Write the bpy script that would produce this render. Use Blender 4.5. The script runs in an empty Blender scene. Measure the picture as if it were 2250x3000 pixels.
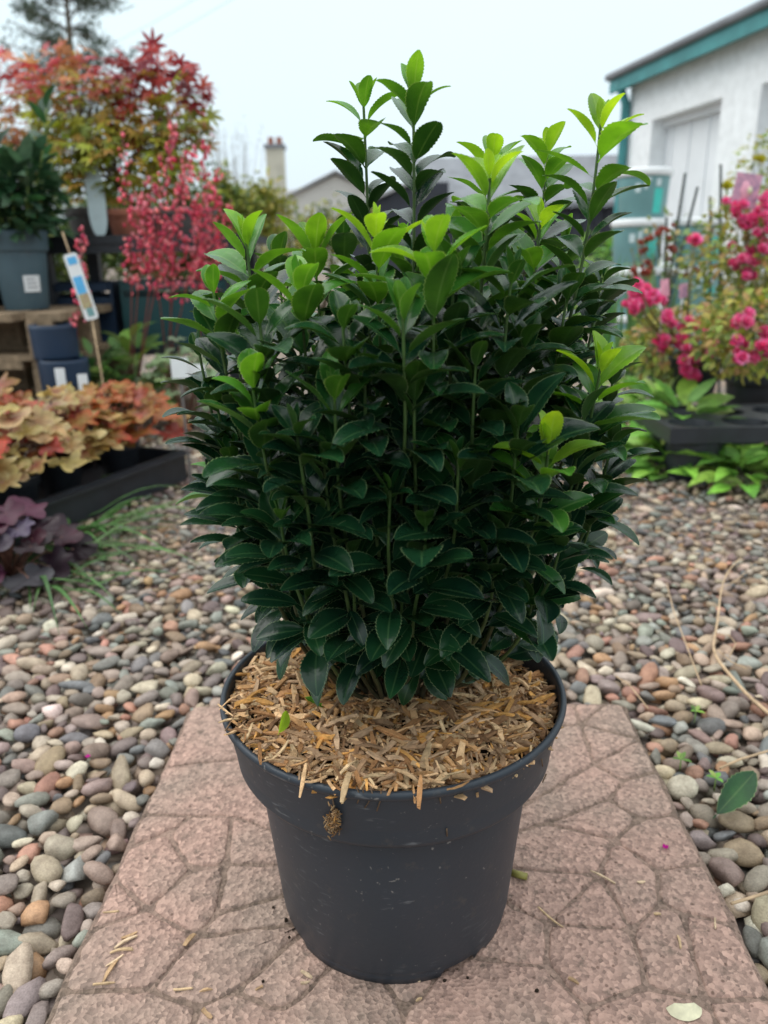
import bpy, math, random
import numpy as np
from mathutils import Vector
from mathutils.bvhtree import BVHTree

random.seed(7)
rng = np.random.default_rng(11)
scene = bpy.context.scene
col = scene.collection

# ------------------------------------------------------------------ camera
CAM_H = 0.585
PITCH = math.radians(18.2)
ROLL = math.radians(1.0)
FPX = 2253.0
_f = np.array([0, math.cos(PITCH), -math.sin(PITCH)])
_u0 = np.array([0, math.sin(PITCH), math.cos(PITCH)])
_r0 = np.array([1.0, 0, 0])
_u = _u0 * math.cos(ROLL) + _r0 * math.sin(ROLL)
_r = _r0 * math.cos(ROLL) - _u0 * math.sin(ROLL)
CAM = np.array([0, 0, CAM_H])
cam_data = bpy.data.cameras.new('camera')
cam = bpy.data.objects.new('camera', cam_data)
col.objects.link(cam)
from mathutils import Matrix
m = Matrix(((_r[0], _u[0], -_f[0], 0), (_r[1], _u[1], -_f[1], 0), (_r[2], _u[2], -_f[2], 0), (0, 0, 0, 1)))
m.translation = Vector(CAM)
cam.matrix_world = m
cam_data.sensor_fit = 'VERTICAL'
cam_data.sensor_height = 24.0
cam_data.lens = 24.0 * FPX / 3000.0
cam_data.clip_start = 0.02
cam_data.clip_end = 1000
cam_data.dof.use_dof = True
cam_data.dof.focus_distance = 0.59
cam_data.dof.aperture_fstop = 4.1
scene.camera = cam

# ------------------------------------------------------------------ world: overcast daylight
world = bpy.data.worlds.new('World')
scene.world = world
world.use_nodes = True
wn = world.node_tree
wn.nodes.clear()
sky = wn.nodes.new('ShaderNodeTexSky')
sky.sky_type = 'NISHITA'
sky.sun_disc = False
sky.sun_elevation = math.radians(51)
sky.sun_rotation = math.radians(-79)
sky.dust_density = 6
tcw = wn.nodes.new('ShaderNodeTexCoord')
sepw = wn.nodes.new('ShaderNodeSeparateXYZ')
wn.links.new(tcw.outputs['Generated'], sepw.inputs[0])
rampw = wn.nodes.new('ShaderNodeValToRGB')        # overcast cloud deck: brighter overhead than at the horizon
rampw.color_ramp.elements[0].position = 0.0
rampw.color_ramp.elements[0].color = (0.68, 0.77, 0.86, 1)
rampw.color_ramp.elements[1].position = 1.0
rampw.color_ramp.elements[1].color = (1.80, 1.84, 1.85, 1)
e = rampw.color_ramp.elements.new(0.28); e.color = (0.76, 0.92, 0.97, 1)
wn.links.new(sepw.outputs['Z'], rampw.inputs[0])
nz = wn.nodes.new('ShaderNodeTexNoise'); nz.inputs['Scale'].default_value = 1.6; nz.inputs['Detail'].default_value = 3
wn.links.new(tcw.outputs['Generated'], nz.inputs['Vector'])
nr = wn.nodes.new('ShaderNodeMapRange'); nr.inputs['To Min'].default_value = 8.9; nr.inputs['To Max'].default_value = 10.1
wn.links.new(nz.outputs['Fac'], nr.inputs['Value'])
mulw = wn.nodes.new('ShaderNodeVectorMath'); mulw.operation = 'SCALE'
wn.links.new(rampw.outputs['Color'], mulw.inputs[0]); wn.links.new(nr.outputs['Result'], mulw.inputs['Scale'])
mixw = wn.nodes.new('ShaderNodeMix'); mixw.data_type = 'RGBA'
mixw.inputs['Factor'].default_value = 0.93
wn.links.new(sky.outputs['Color'], mixw.inputs['A']); wn.links.new(mulw.outputs[0], mixw.inputs['B'])
bg = wn.nodes.new('ShaderNodeBackground'); bg.inputs['Strength'].default_value = 0.1
wn.links.new(mixw.outputs['Result'], bg.inputs['Color'])
ow = wn.nodes.new('ShaderNodeOutputWorld'); wn.links.new(bg.outputs[0], ow.inputs['Surface'])

sun_d = bpy.data.lights.new('sun', 'SUN')
sun_d.energy = 1.1
sun_d.angle = math.radians(50)
sun_d.color = (1.0, 0.97, 0.93)
sun = bpy.data.objects.new('sun', sun_d)
sun.rotation_euler = Vector((-0.62, 0.12, 0.78)).to_track_quat('Z', 'Y').to_euler()   # soft light from high on the left
sun.location = (0, 3, 5)
col.objects.link(sun)

scene.view_settings.view_transform = 'Standard'
scene.view_settings.look = 'None'
scene.view_settings.exposure = 0.40
scene.view_settings.gamma = 1.0
scene.view_settings.use_curve_mapping = False
scene.cycles.use_denoising = True
scene.cycles.max_bounces = 6
scene.cycles.transparent_max_bounces = 4

# ------------------------------------------------------------------ helpers
S = 1659 / 2250
def ray(x, y):
    return _f + (x / S - 1125) / FPX * _r + (1500 - y / S) / FPX * _u
def at(x, y, Y):
    """world point on the vertical plane Y metres ahead, along the sight line of photo point x, y"""
    k = ray(x, y)
    return CAM + k * (Y / k[1])
def atz(x, y, Z=0.0):
    k = ray(x, y)
    return CAM + k * ((Z - CAM_H) / k[2])
def nrm(v):
    v = np.asarray(v, float)
    return v / (np.linalg.norm(v) + 1e-12)
def rnd(a, b):
    return random.uniform(a, b)

ORG = {}
class MB:
    def __init__(s):
        s.v = []; s.f = {}; s.n = 0; s.a = {}
    def add(s, V, F, **attrs):
        V = np.asarray(V, float)
        F = np.asarray(F, int)
        s.v.append(V)
        s.f.setdefault(F.shape[1], []).append(F + s.n)
        for k, val in attrs.items():
            val = np.asarray(val, float)
            if k == 'col':
                if val.ndim == 1: val = np.tile(val, (len(V), 1))
            elif val.ndim == 0: val = np.full(len(V), float(val))
            s.a.setdefault(k, []).append((s.n, val))
        s.n += len(V)
        return s
    def join(s, o):
        base = s.n
        for V in o.v: s.v.append(V)
        for k, fl in o.f.items():
            for F in fl: s.f.setdefault(k, []).append(F + base)
        for k, l in o.a.items():
            for st, val in l: s.a.setdefault(k, []).append((st + base, val))
        s.n += o.n
    def build(s, name, mat, parent=None, smooth=True, kind=None):
        V = np.concatenate(s.v) if s.v else np.zeros((0, 3))
        if parent is not None: V = V - ORG[parent]
        me = bpy.data.meshes.new(name)
        nf = sum(len(F) for l in s.f.values() for F in l)
        nl = sum(F.size for l in s.f.values() for F in l)
        me.vertices.add(len(V)); me.vertices.foreach_set('co', V.astype(np.float32).ravel())
        me.loops.add(nl); me.polygons.add(nf)
        li = []; st = []; c = 0
        for k, l in s.f.items():
            for F in l:
                li.append(F.ravel()); st.append(c + np.arange(len(F)) * k); c += F.size
        me.loops.foreach_set('vertex_index', np.concatenate(li).astype(np.int32))
        me.polygons.foreach_set('loop_start', np.concatenate(st).astype(np.int32))
        me.polygons.foreach_set('use_smooth', np.full(nf, smooth))
        for k, l in s.a.items():
            if k == 'col':
                arr = np.ones((len(V), 4), np.float32) * 0.5
                for q, val in l: arr[q:q + len(val), :3] = val
                arr[:, 3] = 1
                at_ = me.attributes.new('col', 'FLOAT_COLOR', 'POINT')
                at_.data.foreach_set('color', arr.ravel())
            else:
                arr = np.zeros(len(V), np.float32)
                for q, val in l: arr[q:q + len(val)] = val
                at_ = me.attributes.new(k, 'FLOAT', 'POINT')
                at_.data.foreach_set('value', arr)
        me.update(calc_edges=True)
        if mat: me.materials.append(mat)
        o = bpy.data.objects.new(name, me)
        col.objects.link(o)
        if parent is not None:
            o.parent = parent; ORG[o] = ORG[parent]
        else:
            ORG[o] = np.zeros(3)
        if kind: o['kind'] = kind
        return o

def tag(o, label, cat, group=None):
    o['label'] = label; o['category'] = cat
    if group: o['group'] = group
    return o
def thing(name, loc, label, cat, group=None):
    o = bpy.data.objects.new(name, None)
    o.empty_display_size = 0.05
    col.objects.link(o)
    o.location = Vector(loc); ORG[o] = np.array(loc, float)
    return tag(o, label, cat, group)

def box(mb, c, s, yaw=0.0, tilt=(0, 0), bev=0.0, **attrs):
    """box centred at c with full size s; optional chamfer on the long edges"""
    sx, sy, sz = [q / 2 for q in s]
    V = np.array([[x, y, z] for z in (-sz, sz) for y in (-sy, sy) for x in (-sx, sx)], float)
    V = rot(V, yaw, tilt) + np.asarray(c)
    F = [[0, 2, 3, 1], [4, 5, 7, 6], [0, 1, 5, 4], [2, 6, 7, 3], [0, 4, 6, 2], [1, 3, 7, 5]]
    mb.add(V, F, **attrs)
def rot(V, yaw=0.0, tilt=(0, 0)):
    ax, ay = tilt
    if ax:
        c, s = math.cos(ax), math.sin(ax); V = V @ np.array([[1, 0, 0], [0, c, -s], [0, s, c]]).T
    if ay:
        c, s = math.cos(ay), math.sin(ay); V = V @ np.array([[c, 0, s], [0, 1, 0], [-s, 0, c]]).T
    c, s = math.cos(yaw), math.sin(yaw)
    return V @ np.array([[c, -s, 0], [s, c, 0], [0, 0, 1]]).T
def frame_from(d, up=(0, 0, 1)):
    d = nrm(d); up = np.asarray(up, float)
    if abs(d @ up) > 0.98: up = np.array([1.0, 0, 0]) if abs(d[0]) < 0.9 else np.array([0, 1.0, 0])
    r = nrm(np.cross(d, up)); n = np.cross(r, d)
    return r, d, n
def tube(mb, P, R, sides=6, cap=True, **attrs):
    P = np.asarray(P, float); n = len(P)
    R = np.full(n, R) if np.ndim(R) == 0 else np.asarray(R)
    T = np.gradient(P, axis=0); T /= np.linalg.norm(T, axis=1)[:, None] + 1e-12
    ref = np.array([0.31, 0.17, 0.93]) if abs(nrm(T.mean(0))[2]) < 0.8 else np.array([0.9, 0.3, 0.1])
    A = np.cross(T, ref); A /= np.linalg.norm(A, axis=1)[:, None] + 1e-12
    B = np.cross(T, A)
    th = np.arange(sides) / sides * 2 * math.pi
    V = P[:, None] + (A[:, None] * np.cos(th)[None, :, None] + B[:, None] * np.sin(th)[None, :, None]) * R[:, None, None]
    V = V.reshape(-1, 3)
    i = np.arange(n - 1)[:, None] * sides; j = np.arange(sides)[None]; j2 = (j + 1) % sides
    F = np.stack([i + j, i + j2, i + sides + j2, i + sides + j], -1).reshape(-1, 4)
    if cap:
        V = np.vstack([V, P[0], P[-1]])
        b = n * sides
        k = np.arange(sides)
        mb.add(V, F, **attrs)
        mb.f.setdefault(3, []).append(np.stack([(k + 1) % sides, k, np.full(sides, b)], -1) + mb.n - len(V))
        mb.f.setdefault(3, []).append(np.stack([k + (n - 1) * sides, (k + 1) % sides + (n - 1) * sides, np.full(sides, b + 1)], -1) + mb.n - len(V))
    else:
        mb.add(V, F, **attrs)
def lathe(mb, prof, c=(0, 0, 0), seg=48, a0=0.0, a1=2 * math.pi, warp=None, **attrs):
    prof = np.asarray(prof, float)
    full = abs(a1 - a0 - 2 * math.pi) < 1e-6
    th = a0 + (a1 - a0) * np.arange(seg if full else seg + 1) / seg
    n = len(th); m_ = len(prof)
    V = np.zeros((m_, n, 3))
    V[..., 0] = prof[:, 0][:, None] * np.cos(th); V[..., 1] = prof[:, 0][:, None] * np.sin(th); V[..., 2] = prof[:, 1][:, None]
    if warp is not None: V = warp(V, th)
    V = V.reshape(-1, 3) + np.asarray(c)
    i = np.arange(m_ - 1)[:, None] * n
    j = np.arange(n if full else n - 1)[None]; j2 = (j + 1) % n
    F = np.stack([i + j, i + j2, i + n + j2, i + n + j], -1).reshape(-1, 4)
    mb.add(V, F, **attrs)

# ------------------------------------------------------------------ materials
def nodes_of(name):
    mt = bpy.data.materials.new(name); mt.use_nodes = True
    nt = mt.node_tree
    return mt, nt, nt.nodes['Principled BSDF']
def N(nt, t, **kw):
    n = nt.nodes.new('ShaderNode' + t)
    for k, v in kw.items():
        if k in n.inputs: n.inputs[k].default_value = v
        else: setattr(n, k, v)
    return n
def rampn(nt, stops, src=None):
    r = nt.nodes.new('ShaderNodeValToRGB')
    el = r.color_ramp.elements
    while len(el) < len(stops): el.new(0.5)
    for e_, (p_, c_) in zip(el, stops):
        e_.position = p_; e_.color = (*c_, 1) if len(c_) == 3 else c_
    if src is not None: nt.links.new(src, r.inputs[0])
    return r
def mixc(nt, fac, a, b, blend='MIX'):
    mx = nt.nodes.new('ShaderNodeMix'); mx.data_type = 'RGBA'; mx.blend_type = blend
    for sock, val in ((mx.inputs['Factor'], fac), (mx.inputs['A'], a), (mx.inputs['B'], b)):
        if hasattr(val, 'links'): nt.links.new(val, sock)
        elif isinstance(val, (int, float)): sock.default_value = val
        else: sock.default_value = (*val, 1)
    return mx.outputs['Result']
def pmat(name, color, rough=0.6, var=0.25, scale=20.0, bump=0.0, bscale=None, spec=0.4, metal=0.0, color2=None, trans=0.0, attr=False):
    """plain procedural surface: base colour broken by noise, optional bump; attr uses the mesh colour of each piece"""
    mt, nt, b = nodes_of(name)
    tc = N(nt, 'TexCoord')
    nz_ = N(nt, 'TexNoise', Scale=scale, Detail=5.0)
    nt.links.new(tc.outputs['Object'], nz_.inputs['Vector'])
    if attr:
        a_ = N(nt, 'Attribute', attribute_name='col'); base = a_.outputs['Color']
    else:
        base = tuple(color)
    dark = mixc(nt, 1.0, base, (1 - var,) * 3, 'MULTIPLY')
    light = mixc(nt, 1.0, base, (1 + var * 0.7,) * 3, 'MULTIPLY') if color2 is None else tuple(color2)
    fac = rampn(nt, [(0.3, (0, 0, 0)), (0.7, (1, 1, 1))], nz_.outputs['Fac'])
    c_ = mixc(nt, fac.outputs['Color'], dark, light)
    nt.links.new(c_, b.inputs['Base Color'])
    b.inputs['Roughness'].default_value = rough
    b.inputs['Specular IOR Level'].default_value = spec
    b.inputs['Metallic'].default_value = metal
    if bump:
        nb = N(nt, 'TexNoise', Scale=bscale or scale * 3, Detail=6.0)
        nt.links.new(tc.outputs['Object'], nb.inputs['Vector'])
        bp = N(nt, 'Bump', Strength=bump, Distance=0.004)
        nt.links.new(nb.outputs['Fac'], bp.inputs['Height']); nt.links.new(bp.outputs[0], b.inputs['Normal'])
    if trans:
        tr = N(nt, 'BsdfTranslucent'); nt.links.new(c_, tr.inputs['Color'])
        ms = N(nt, 'MixShader'); ms.inputs[0].default_value = trans
        nt.links.new(b.outputs[0], ms.inputs[1]); nt.links.new(tr.outputs[0], ms.inputs[2])
        nt.links.new(ms.outputs[0], nt.nodes['Material Output'].inputs['Surface'])
    return mt

def shrub_leaf_mat():
    mt, nt, b = nodes_of('evergreen_leaf')
    age = N(nt, 'Attribute', attribute_name='age'); ev = N(nt, 'Attribute', attribute_name='edge')
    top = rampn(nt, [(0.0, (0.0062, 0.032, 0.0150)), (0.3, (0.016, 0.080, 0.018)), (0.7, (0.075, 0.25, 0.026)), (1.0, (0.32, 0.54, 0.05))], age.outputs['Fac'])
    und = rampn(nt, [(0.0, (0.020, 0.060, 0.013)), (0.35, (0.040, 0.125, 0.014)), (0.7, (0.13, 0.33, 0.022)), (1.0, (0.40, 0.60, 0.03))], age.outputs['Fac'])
    g = N(nt, 'NewGeometry')
    c_ = mixc(nt, g.outputs['Backfacing'], top.outputs['Color'], und.outputs['Color'])
    tc = N(nt, 'TexCoord')
    nz_ = N(nt, 'TexNoise', Scale=90.0, Detail=3.0); nt.links.new(tc.outputs['Object'], nz_.inputs['Vector'])
    c_ = mixc(nt, 0.55, c_, mixc(nt, 1.0, c_, rampn(nt, [(0.3, (0.6, 0.65, 0.7)), (0.7, (1.35, 1.25, 1.1))], nz_.outputs['Fac']).outputs['Color'], 'MULTIPLY'))
    n22 = N(nt, 'TexNoise', Scale=24.0, Detail=1.0); nt.links.new(tc.outputs['Object'], n22.inputs['Vector'])
    c_ = mixc(nt, 1.0, c_, rampn(nt, [(0.32, (0.55, 0.62, 0.75)), (0.68, (1.45, 1.32, 1.1))], n22.outputs['Fac']).outputs['Color'], 'MULTIPLY')
    rib = rampn(nt, [(0.0, (0.26,) * 3), (0.05, (0.14,) * 3), (0.10, (0, 0, 0))], ev.outputs['Fac'])
    pale = mixc(nt, age.outputs['Fac'], (0.10, 0.20, 0.075), (0.45, 0.62, 0.16))
    c_ = mixc(nt, rib.outputs['Color'], c_, pale)
    edg = rampn(nt, [(0.91, (0, 0, 0)), (0.97, (0.62,) * 3)], ev.outputs['Fac'])
    palee = mixc(nt, age.outputs['Fac'], (0.20, 0.27, 0.13), (0.45, 0.62, 0.16))
    c_ = mixc(nt, edg.outputs['Color'], c_, palee)
    nt.links.new(c_, b.inputs['Base Color'])
    rr = N(nt, 'MapRange'); rr.inputs['To Min'].default_value = 0.27; rr.inputs['To Max'].default_value = 0.45
    nt.links.new(g.outputs['Backfacing'], rr.inputs['Value']); nt.links.new(rr.outputs[0], b.inputs['Roughness'])
    b.inputs['Specular IOR Level'].default_value = 0.36
    nb = N(nt, 'TexNoise', Scale=320.0, Detail=2.0); nt.links.new(tc.outputs['Object'], nb.inputs['Vector'])
    bp = N(nt, 'Bump', Strength=0.25, Distance=0.001); nt.links.new(nb.outputs['Fac'], bp.inputs['Height'])
    nt.links.new(bp.outputs[0], b.inputs['Normal'])
    tr = N(nt, 'BsdfTranslucent')
    nt.links.new(mixc(nt, 1.0, c_, (1.5, 1.5, 0.7), 'MULTIPLY'), tr.inputs['Color'])
    fr = N(nt, 'MapRange'); fr.inputs['To Min'].default_value = 0.09; fr.inputs['To Max'].default_value = 0.42
    nt.links.new(age.outputs['Fac'], fr.inputs['Value'])
    ms = N(nt, 'MixShader'); nt.links.new(fr.outputs[0], ms.inputs[0])
    nt.links.new(b.outputs[0], ms.inputs[1]); nt.links.new(tr.outputs[0], ms.inputs[2])
    nt.links.new(ms.outputs[0], nt.nodes['Material Output'].inputs['Surface'])
    return mt

def pebble_mat():
    mt, nt, b = nodes_of('pebble_stone')
    a_ = N(nt, 'Attribute', attribute_name='col'); tc = N(nt, 'TexCoord')
    n1 = N(nt, 'TexNoise', Scale=70.0, Detail=6.0, Roughness=0.65); nt.links.new(tc.outputs['Object'], n1.inputs['Vector'])
    n2 = N(nt, 'TexNoise', Scale=600.0, Detail=3.0); nt.links.new(tc.outputs['Object'], n2.inputs['Vector'])
    c1 = mixc(nt, 1.0, a_.outputs['Color'], rampn(nt, [(0.28, (0.62, 0.58, 0.56)), (0.72, (1.28, 1.28, 1.28))], n1.outputs['Fac']).outputs['Color'], 'MULTIPLY')
    c2 = mixc(nt, 1.0, c1, rampn(nt, [(0.3, (0.8, 0.8, 0.8)), (0.7, (1.15, 1.15, 1.15))], n2.outputs['Fac']).outputs['Color'], 'MULTIPLY')
    nt.links.new(c2, b.inputs['Base Color'])
    b.inputs['Roughness'].default_value = 0.55
    b.inputs['Specular IOR Level'].default_value = 0.35
    bp = N(nt, 'Bump', Strength=0.35, Distance=0.0015); nt.links.new(n2.outputs['Fac'], bp.inputs['Height']); nt.links.new(bp.outputs[0], b.inputs['Normal'])
    return mt

def slab_mat(name, pink, grey, dirt):
    mt, nt, b = nodes_of(name)
    tc = N(nt, 'TexCoord')
    big = N(nt, 'TexNoise', Scale=9.0, Detail=4.0); nt.links.new(tc.outputs['Object'], big.inputs['Vector'])
    mid = N(nt, 'TexNoise', Scale=70.0, Detail=6.0, Roughness=0.7); nt.links.new(tc.outputs['Object'], mid.inputs['Vector'])
    fine = N(nt, 'TexVoronoi', Scale=260.0); nt.links.new(tc.outputs['Object'], fine.inputs['Vector'])
    fr = rampn(nt, [(0.0, (0.58, 0.57, 0.56)), (1.0, (1.48, 1.42, 1.36))], fine.outputs['Color'])
    c_ = mixc(nt, rampn(nt, [(0.36, (0, 0, 0)), (0.62, (1, 1, 1))], big.outputs['Fac']).outputs['Color'], grey, pink)
    c_ = mixc(nt, rampn(nt, [(0.30, (0.8,) * 3), (0.46, (0, 0, 0))], mid.outputs['Fac']).outputs['Color'], c_, dirt)
    c_ = mixc(nt, 1.0, c_, fr.outputs['Color'], 'MULTIPLY')
    pit = N(nt, 'TexVoronoi', Scale=85.0); nt.links.new(tc.outputs['Object'], pit.inputs['Vector'])
    pr = rampn(nt, [(0.10, (0.35, 0.33, 0.32)), (0.17, (1, 1, 1))], pit.outputs['Distance'])
    c_ = mixc(nt, rampn(nt, [(0.42, (0, 0, 0)), (0.6, (0.8,) * 3)], big.outputs['Fac']).outputs['Color'], c_, mixc(nt, 1.0, c_, pr.outputs['Color'], 'MULTIPLY'))
    nt.links.new(c_, b.inputs['Base Color'])
    b.inputs['Roughness'].default_value = 0.9; b.inputs['Specular IOR Level'].default_value = 0.15
    ad = N(nt, 'Math', operation='ADD'); nt.links.new(mid.outputs['Fac'], ad.inputs[0])
    ml = N(nt, 'Math', operation='MULTIPLY'); nt.links.new(fine.outputs['Distance'], ml.inputs[0]); ml.inputs[1].default_value = 0.5
    nt.links.new(ml.outputs[0], ad.inputs[1])
    bp = N(nt, 'Bump', Strength=1.0, Distance=0.0030); nt.links.new(ad.outputs[0], bp.inputs['Height']); nt.links.new(bp.outputs[0], b.inputs['Normal'])
    return mt

def pot_mat(name, base, rough=0.42):
    mt, nt, b = nodes_of(name)
    tc = N(nt, 'TexCoord')
    big = N(nt, 'TexNoise', Scale=14.0, Detail=5.0); nt.links.new(tc.outputs['Object'], big.inputs['Vector'])
    sp = N(nt, 'TexNoise', Scale=190.0, Detail=2.0); nt.links.new(tc.outputs['Object'], sp.inputs['Vector'])
    mp = N(nt, 'Mapping'); mp.inputs['Scale'].default_value = (60, 60, 240); nt.links.new(tc.outputs['Object'], mp.inputs['Vector'])
    sc_ = N(nt, 'TexNoise', Scale=1.0, Detail=4.0); nt.links.new(mp.outputs[0], sc_.inputs['Vector'])
    lo = tuple(q * 0.82 for q in base); hi = tuple(q * 1.2 for q in base)
    c_ = mixc(nt, big.outputs['Fac'], lo, hi)
    dust = rampn(nt, [(0.70, (0, 0, 0)), (0.77, (0.8,) * 3)], sp.outputs['Fac'])
    c_ = mixc(nt, dust.outputs['Color'], c_, (0.20, 0.19, 0.18))
    msk = N(nt, 'TexNoise', Scale=17.0, Detail=2.0); nt.links.new(tc.outputs['Object'], msk.inputs['Vector'])
    scuff = N(nt, 'Math', operation='MULTIPLY')
    nt.links.new(rampn(nt, [(0.60, (0, 0, 0)), (0.72, (1, 1, 1))], sc_.outputs['Fac']).outputs['Color'], scuff.inputs[0])
    nt.links.new(rampn(nt, [(0.55, (0, 0, 0)), (0.68, (0.5,) * 3)], msk.outputs['Fac']).outputs['Color'], scuff.inputs[1])
    c_ = mixc(nt, scuff.outputs[0], c_, (0.23, 0.24, 0.25))
    spl = N(nt, 'TexNoise', Scale=42.0, Detail=5.0, Roughness=0.7); nt.links.new(tc.outputs['Object'], spl.inputs['Vector'])
    c_ = mixc(nt, rampn(nt, [(0.60, (0, 0, 0)), (0.72, (0.45,) * 3)], spl.outputs['Fac']).outputs['Color'], c_, (0.10, 0.085, 0.07))
    nt.links.new(c_, b.inputs['Base Color'])
    b.inputs['Specular IOR Level'].default_value = 0.4
    rr = N(nt, 'MapRange'); rr.inputs['To Min'].default_value = rough - 0.08; rr.inputs['To Max'].default_value = rough + 0.16
    nt.links.new(big.outputs['Fac'], rr.inputs['Value']); nt.links.new(rr.outputs[0], b.inputs['Roughness'])
    bp = N(nt, 'Bump', Strength=0.12, Distance=0.001); nt.links.new(sp.outputs['Fac'], bp.inputs['Height']); nt.links.new(bp.outputs[0], b.inputs['Normal'])
    return mt

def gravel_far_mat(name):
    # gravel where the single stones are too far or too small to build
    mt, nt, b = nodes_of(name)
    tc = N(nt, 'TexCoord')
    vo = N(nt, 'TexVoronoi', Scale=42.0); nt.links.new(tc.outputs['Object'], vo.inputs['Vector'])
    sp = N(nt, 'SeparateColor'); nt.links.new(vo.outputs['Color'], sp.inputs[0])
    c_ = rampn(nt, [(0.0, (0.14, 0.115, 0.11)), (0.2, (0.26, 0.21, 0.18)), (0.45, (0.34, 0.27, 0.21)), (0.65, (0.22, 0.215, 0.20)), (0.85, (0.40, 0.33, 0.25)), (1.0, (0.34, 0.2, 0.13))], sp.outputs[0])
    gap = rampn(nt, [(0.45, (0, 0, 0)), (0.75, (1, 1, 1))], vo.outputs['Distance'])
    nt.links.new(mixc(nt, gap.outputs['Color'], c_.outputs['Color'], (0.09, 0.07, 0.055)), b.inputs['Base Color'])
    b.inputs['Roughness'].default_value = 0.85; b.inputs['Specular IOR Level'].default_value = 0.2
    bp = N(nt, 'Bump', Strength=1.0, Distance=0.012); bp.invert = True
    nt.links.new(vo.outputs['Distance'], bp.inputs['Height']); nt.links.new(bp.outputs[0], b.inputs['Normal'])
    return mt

M = {}
M['leaf'] = shrub_leaf_mat()
M['stem'] = pmat('green_stem', (0.11, 0.19, 0.045), 0.5, attr=True, var=0.3, scale=120)
M['pebble'] = pebble_mat()
M['slab'] = slab_mat('pink_concrete', (0.375, 0.255, 0.215), (0.29, 0.222, 0.187), (0.14, 0.112, 0.093))
M['joint'] = slab_mat('dirty_joint', (0.25, 0.18, 0.15), (0.17, 0.13, 0.105), (0.06, 0.05, 0.04))
M['pot'] = pot_mat('grey_pot_plastic', (0.026, 0.034, 0.045))
M['chip'] = pmat('wood_chip', (0.4, 0.3, 0.18), 0.8, attr=True, var=0.35, scale=160, bump=0.4, bscale=500, spec=0.15)
M['soil'] = pmat('dark_soil', (0.03, 0.021, 0.015), 0.95, var=0.5, scale=160, bump=1.0, bscale=350, spec=0.1)
M['ground'] = pmat('sandy_ground', (0.21, 0.165, 0.125), 0.95, var=0.55, scale=30, bump=1.0, bscale=120, spec=0.1)
M['gravelbase'] = pmat('gravel_bed_dirt', (0.07, 0.055, 0.043), 0.95, var=0.5, scale=90, bump=1.0, bscale=300, spec=0.1)
M['foliage'] = pmat('soft_foliage', (0.1, 0.2, 0.05), 0.5, attr=True, var=0.3, scale=45, trans=0.28)
M['petal'] = pmat('flower_petal', (0.8, 0.03, 0.2), 0.6, attr=True, var=0.15, scale=60, trans=0.4, spec=0.2)
M['bark'] = pmat('bark', (0.12, 0.09, 0.06), 0.9, var=0.5, scale=60, bump=0.6)
M['blackplastic'] = pmat('black_plastic', (0.017, 0.020, 0.026), 0.42, var=0.3, scale=25, spec=0.5)
M['bluepot'] = pot_mat('blue_grey_pot_plastic', (0.075, 0.125, 0.155), 0.5)
M['greypot'] = pot_mat('taupe_pot_plastic', (0.13, 0.115, 0.11), 0.55)
M['wood'] = pmat('weathered_wood', (0.26, 0.19, 0.125), 0.85, var=0.4, scale=35, bump=0.6, bscale=90, spec=0.15)
M['white'] = pmat('white_plastic', (0.75, 0.77, 0.78), 0.4, var=0.06, scale=12)
M['render'] = pmat('white_harling', (0.82, 0.84, 0.86), 0.9, var=0.10, scale=14, bump=1.0, bscale=60, spec=0.1)
M['infill'] = pmat('painted_infill', (0.74, 0.76, 0.79), 0.8, var=0.06, scale=4, bump=0.2)
M['teal'] = pmat('teal_gloss_paint', (0.055, 0.24, 0.25), 0.45, var=0.25, scale=5, bump=0.1)
M['slate'] = pmat('grey_slate', (0.20, 0.21, 0.23), 0.8, var=0.25, scale=2.5, bump=0.3, bscale=20)
M['darkwall'] = pmat('dark_boards', (0.03, 0.033, 0.045), 0.7, var=0.25, scale=4)
M['cream'] = pmat('cream_render', (0.48, 0.45, 0.37), 0.9, var=0.15, scale=1.5, bump=0.3, bscale=30)
M['housewall'] = pmat('pale_house_wall', (0.55, 0.53, 0.50), 0.9, var=0.1, scale=1.0)
M['tile'] = pmat('grey_roof_tile', (0.33, 0.33, 0.34), 0.85, var=0.2, scale=2.0)
M['terracotta'] = pmat('terracotta', (0.35, 0.13, 0.08), 0.8, var=0.25, scale=15)
M['tub'] = pmat('sea_green_tub', (0.16, 0.32, 0.33), 0.4, var=0.12, scale=6)
M['tealprint'] = pmat('turquoise_print', (0.06, 0.55, 0.48), 0.5, var=0.1, scale=20)
M['whiteprint'] = pmat('pale_print', (0.55, 0.66, 0.68), 0.5, var=0.1, scale=20)
M['cane'] = pmat('dark_cane', (0.03, 0.04, 0.04), 0.6, var=0.3, scale=40)
M['wire'] = pmat('wire', (0.12, 0.13, 0.15), 0.6, var=0.1, scale=5)
M['blueprint'] = pmat('sky_blue_print', (0.10, 0.42, 0.75), 0.4, var=0.12, scale=50)
M['flowerprint'] = pmat('flower_picture_print', (0.55, 0.30, 0.25), 0.4, var=0.4, scale=120, color2=(0.45, 0.45, 0.22))
M['mauveprint'] = pmat('mauve_print', (0.42, 0.26, 0.42), 0.4, var=0.3, scale=60, color2=(0.70, 0.35, 0.45))
M['pinkprint'] = pmat('pink_print', (0.75, 0.35, 0.45), 0.4, var=0.2, scale=60)
M['ink'] = pmat('grey_ink', (0.22, 0.24, 0.27), 0.6, var=0.2, scale=80)
M['shell'] = pmat('pale_shell', (0.62, 0.58, 0.40), 0.5, var=0.2, scale=120)
M['navy'] = pmat('navy_crate', (0.012, 0.03, 0.065), 0.5, var=0.2, scale=10)
M['drystem'] = pmat('dry_straw_stem', (0.48, 0.34, 0.21), 0.8, var=0.3, scale=70)

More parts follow.
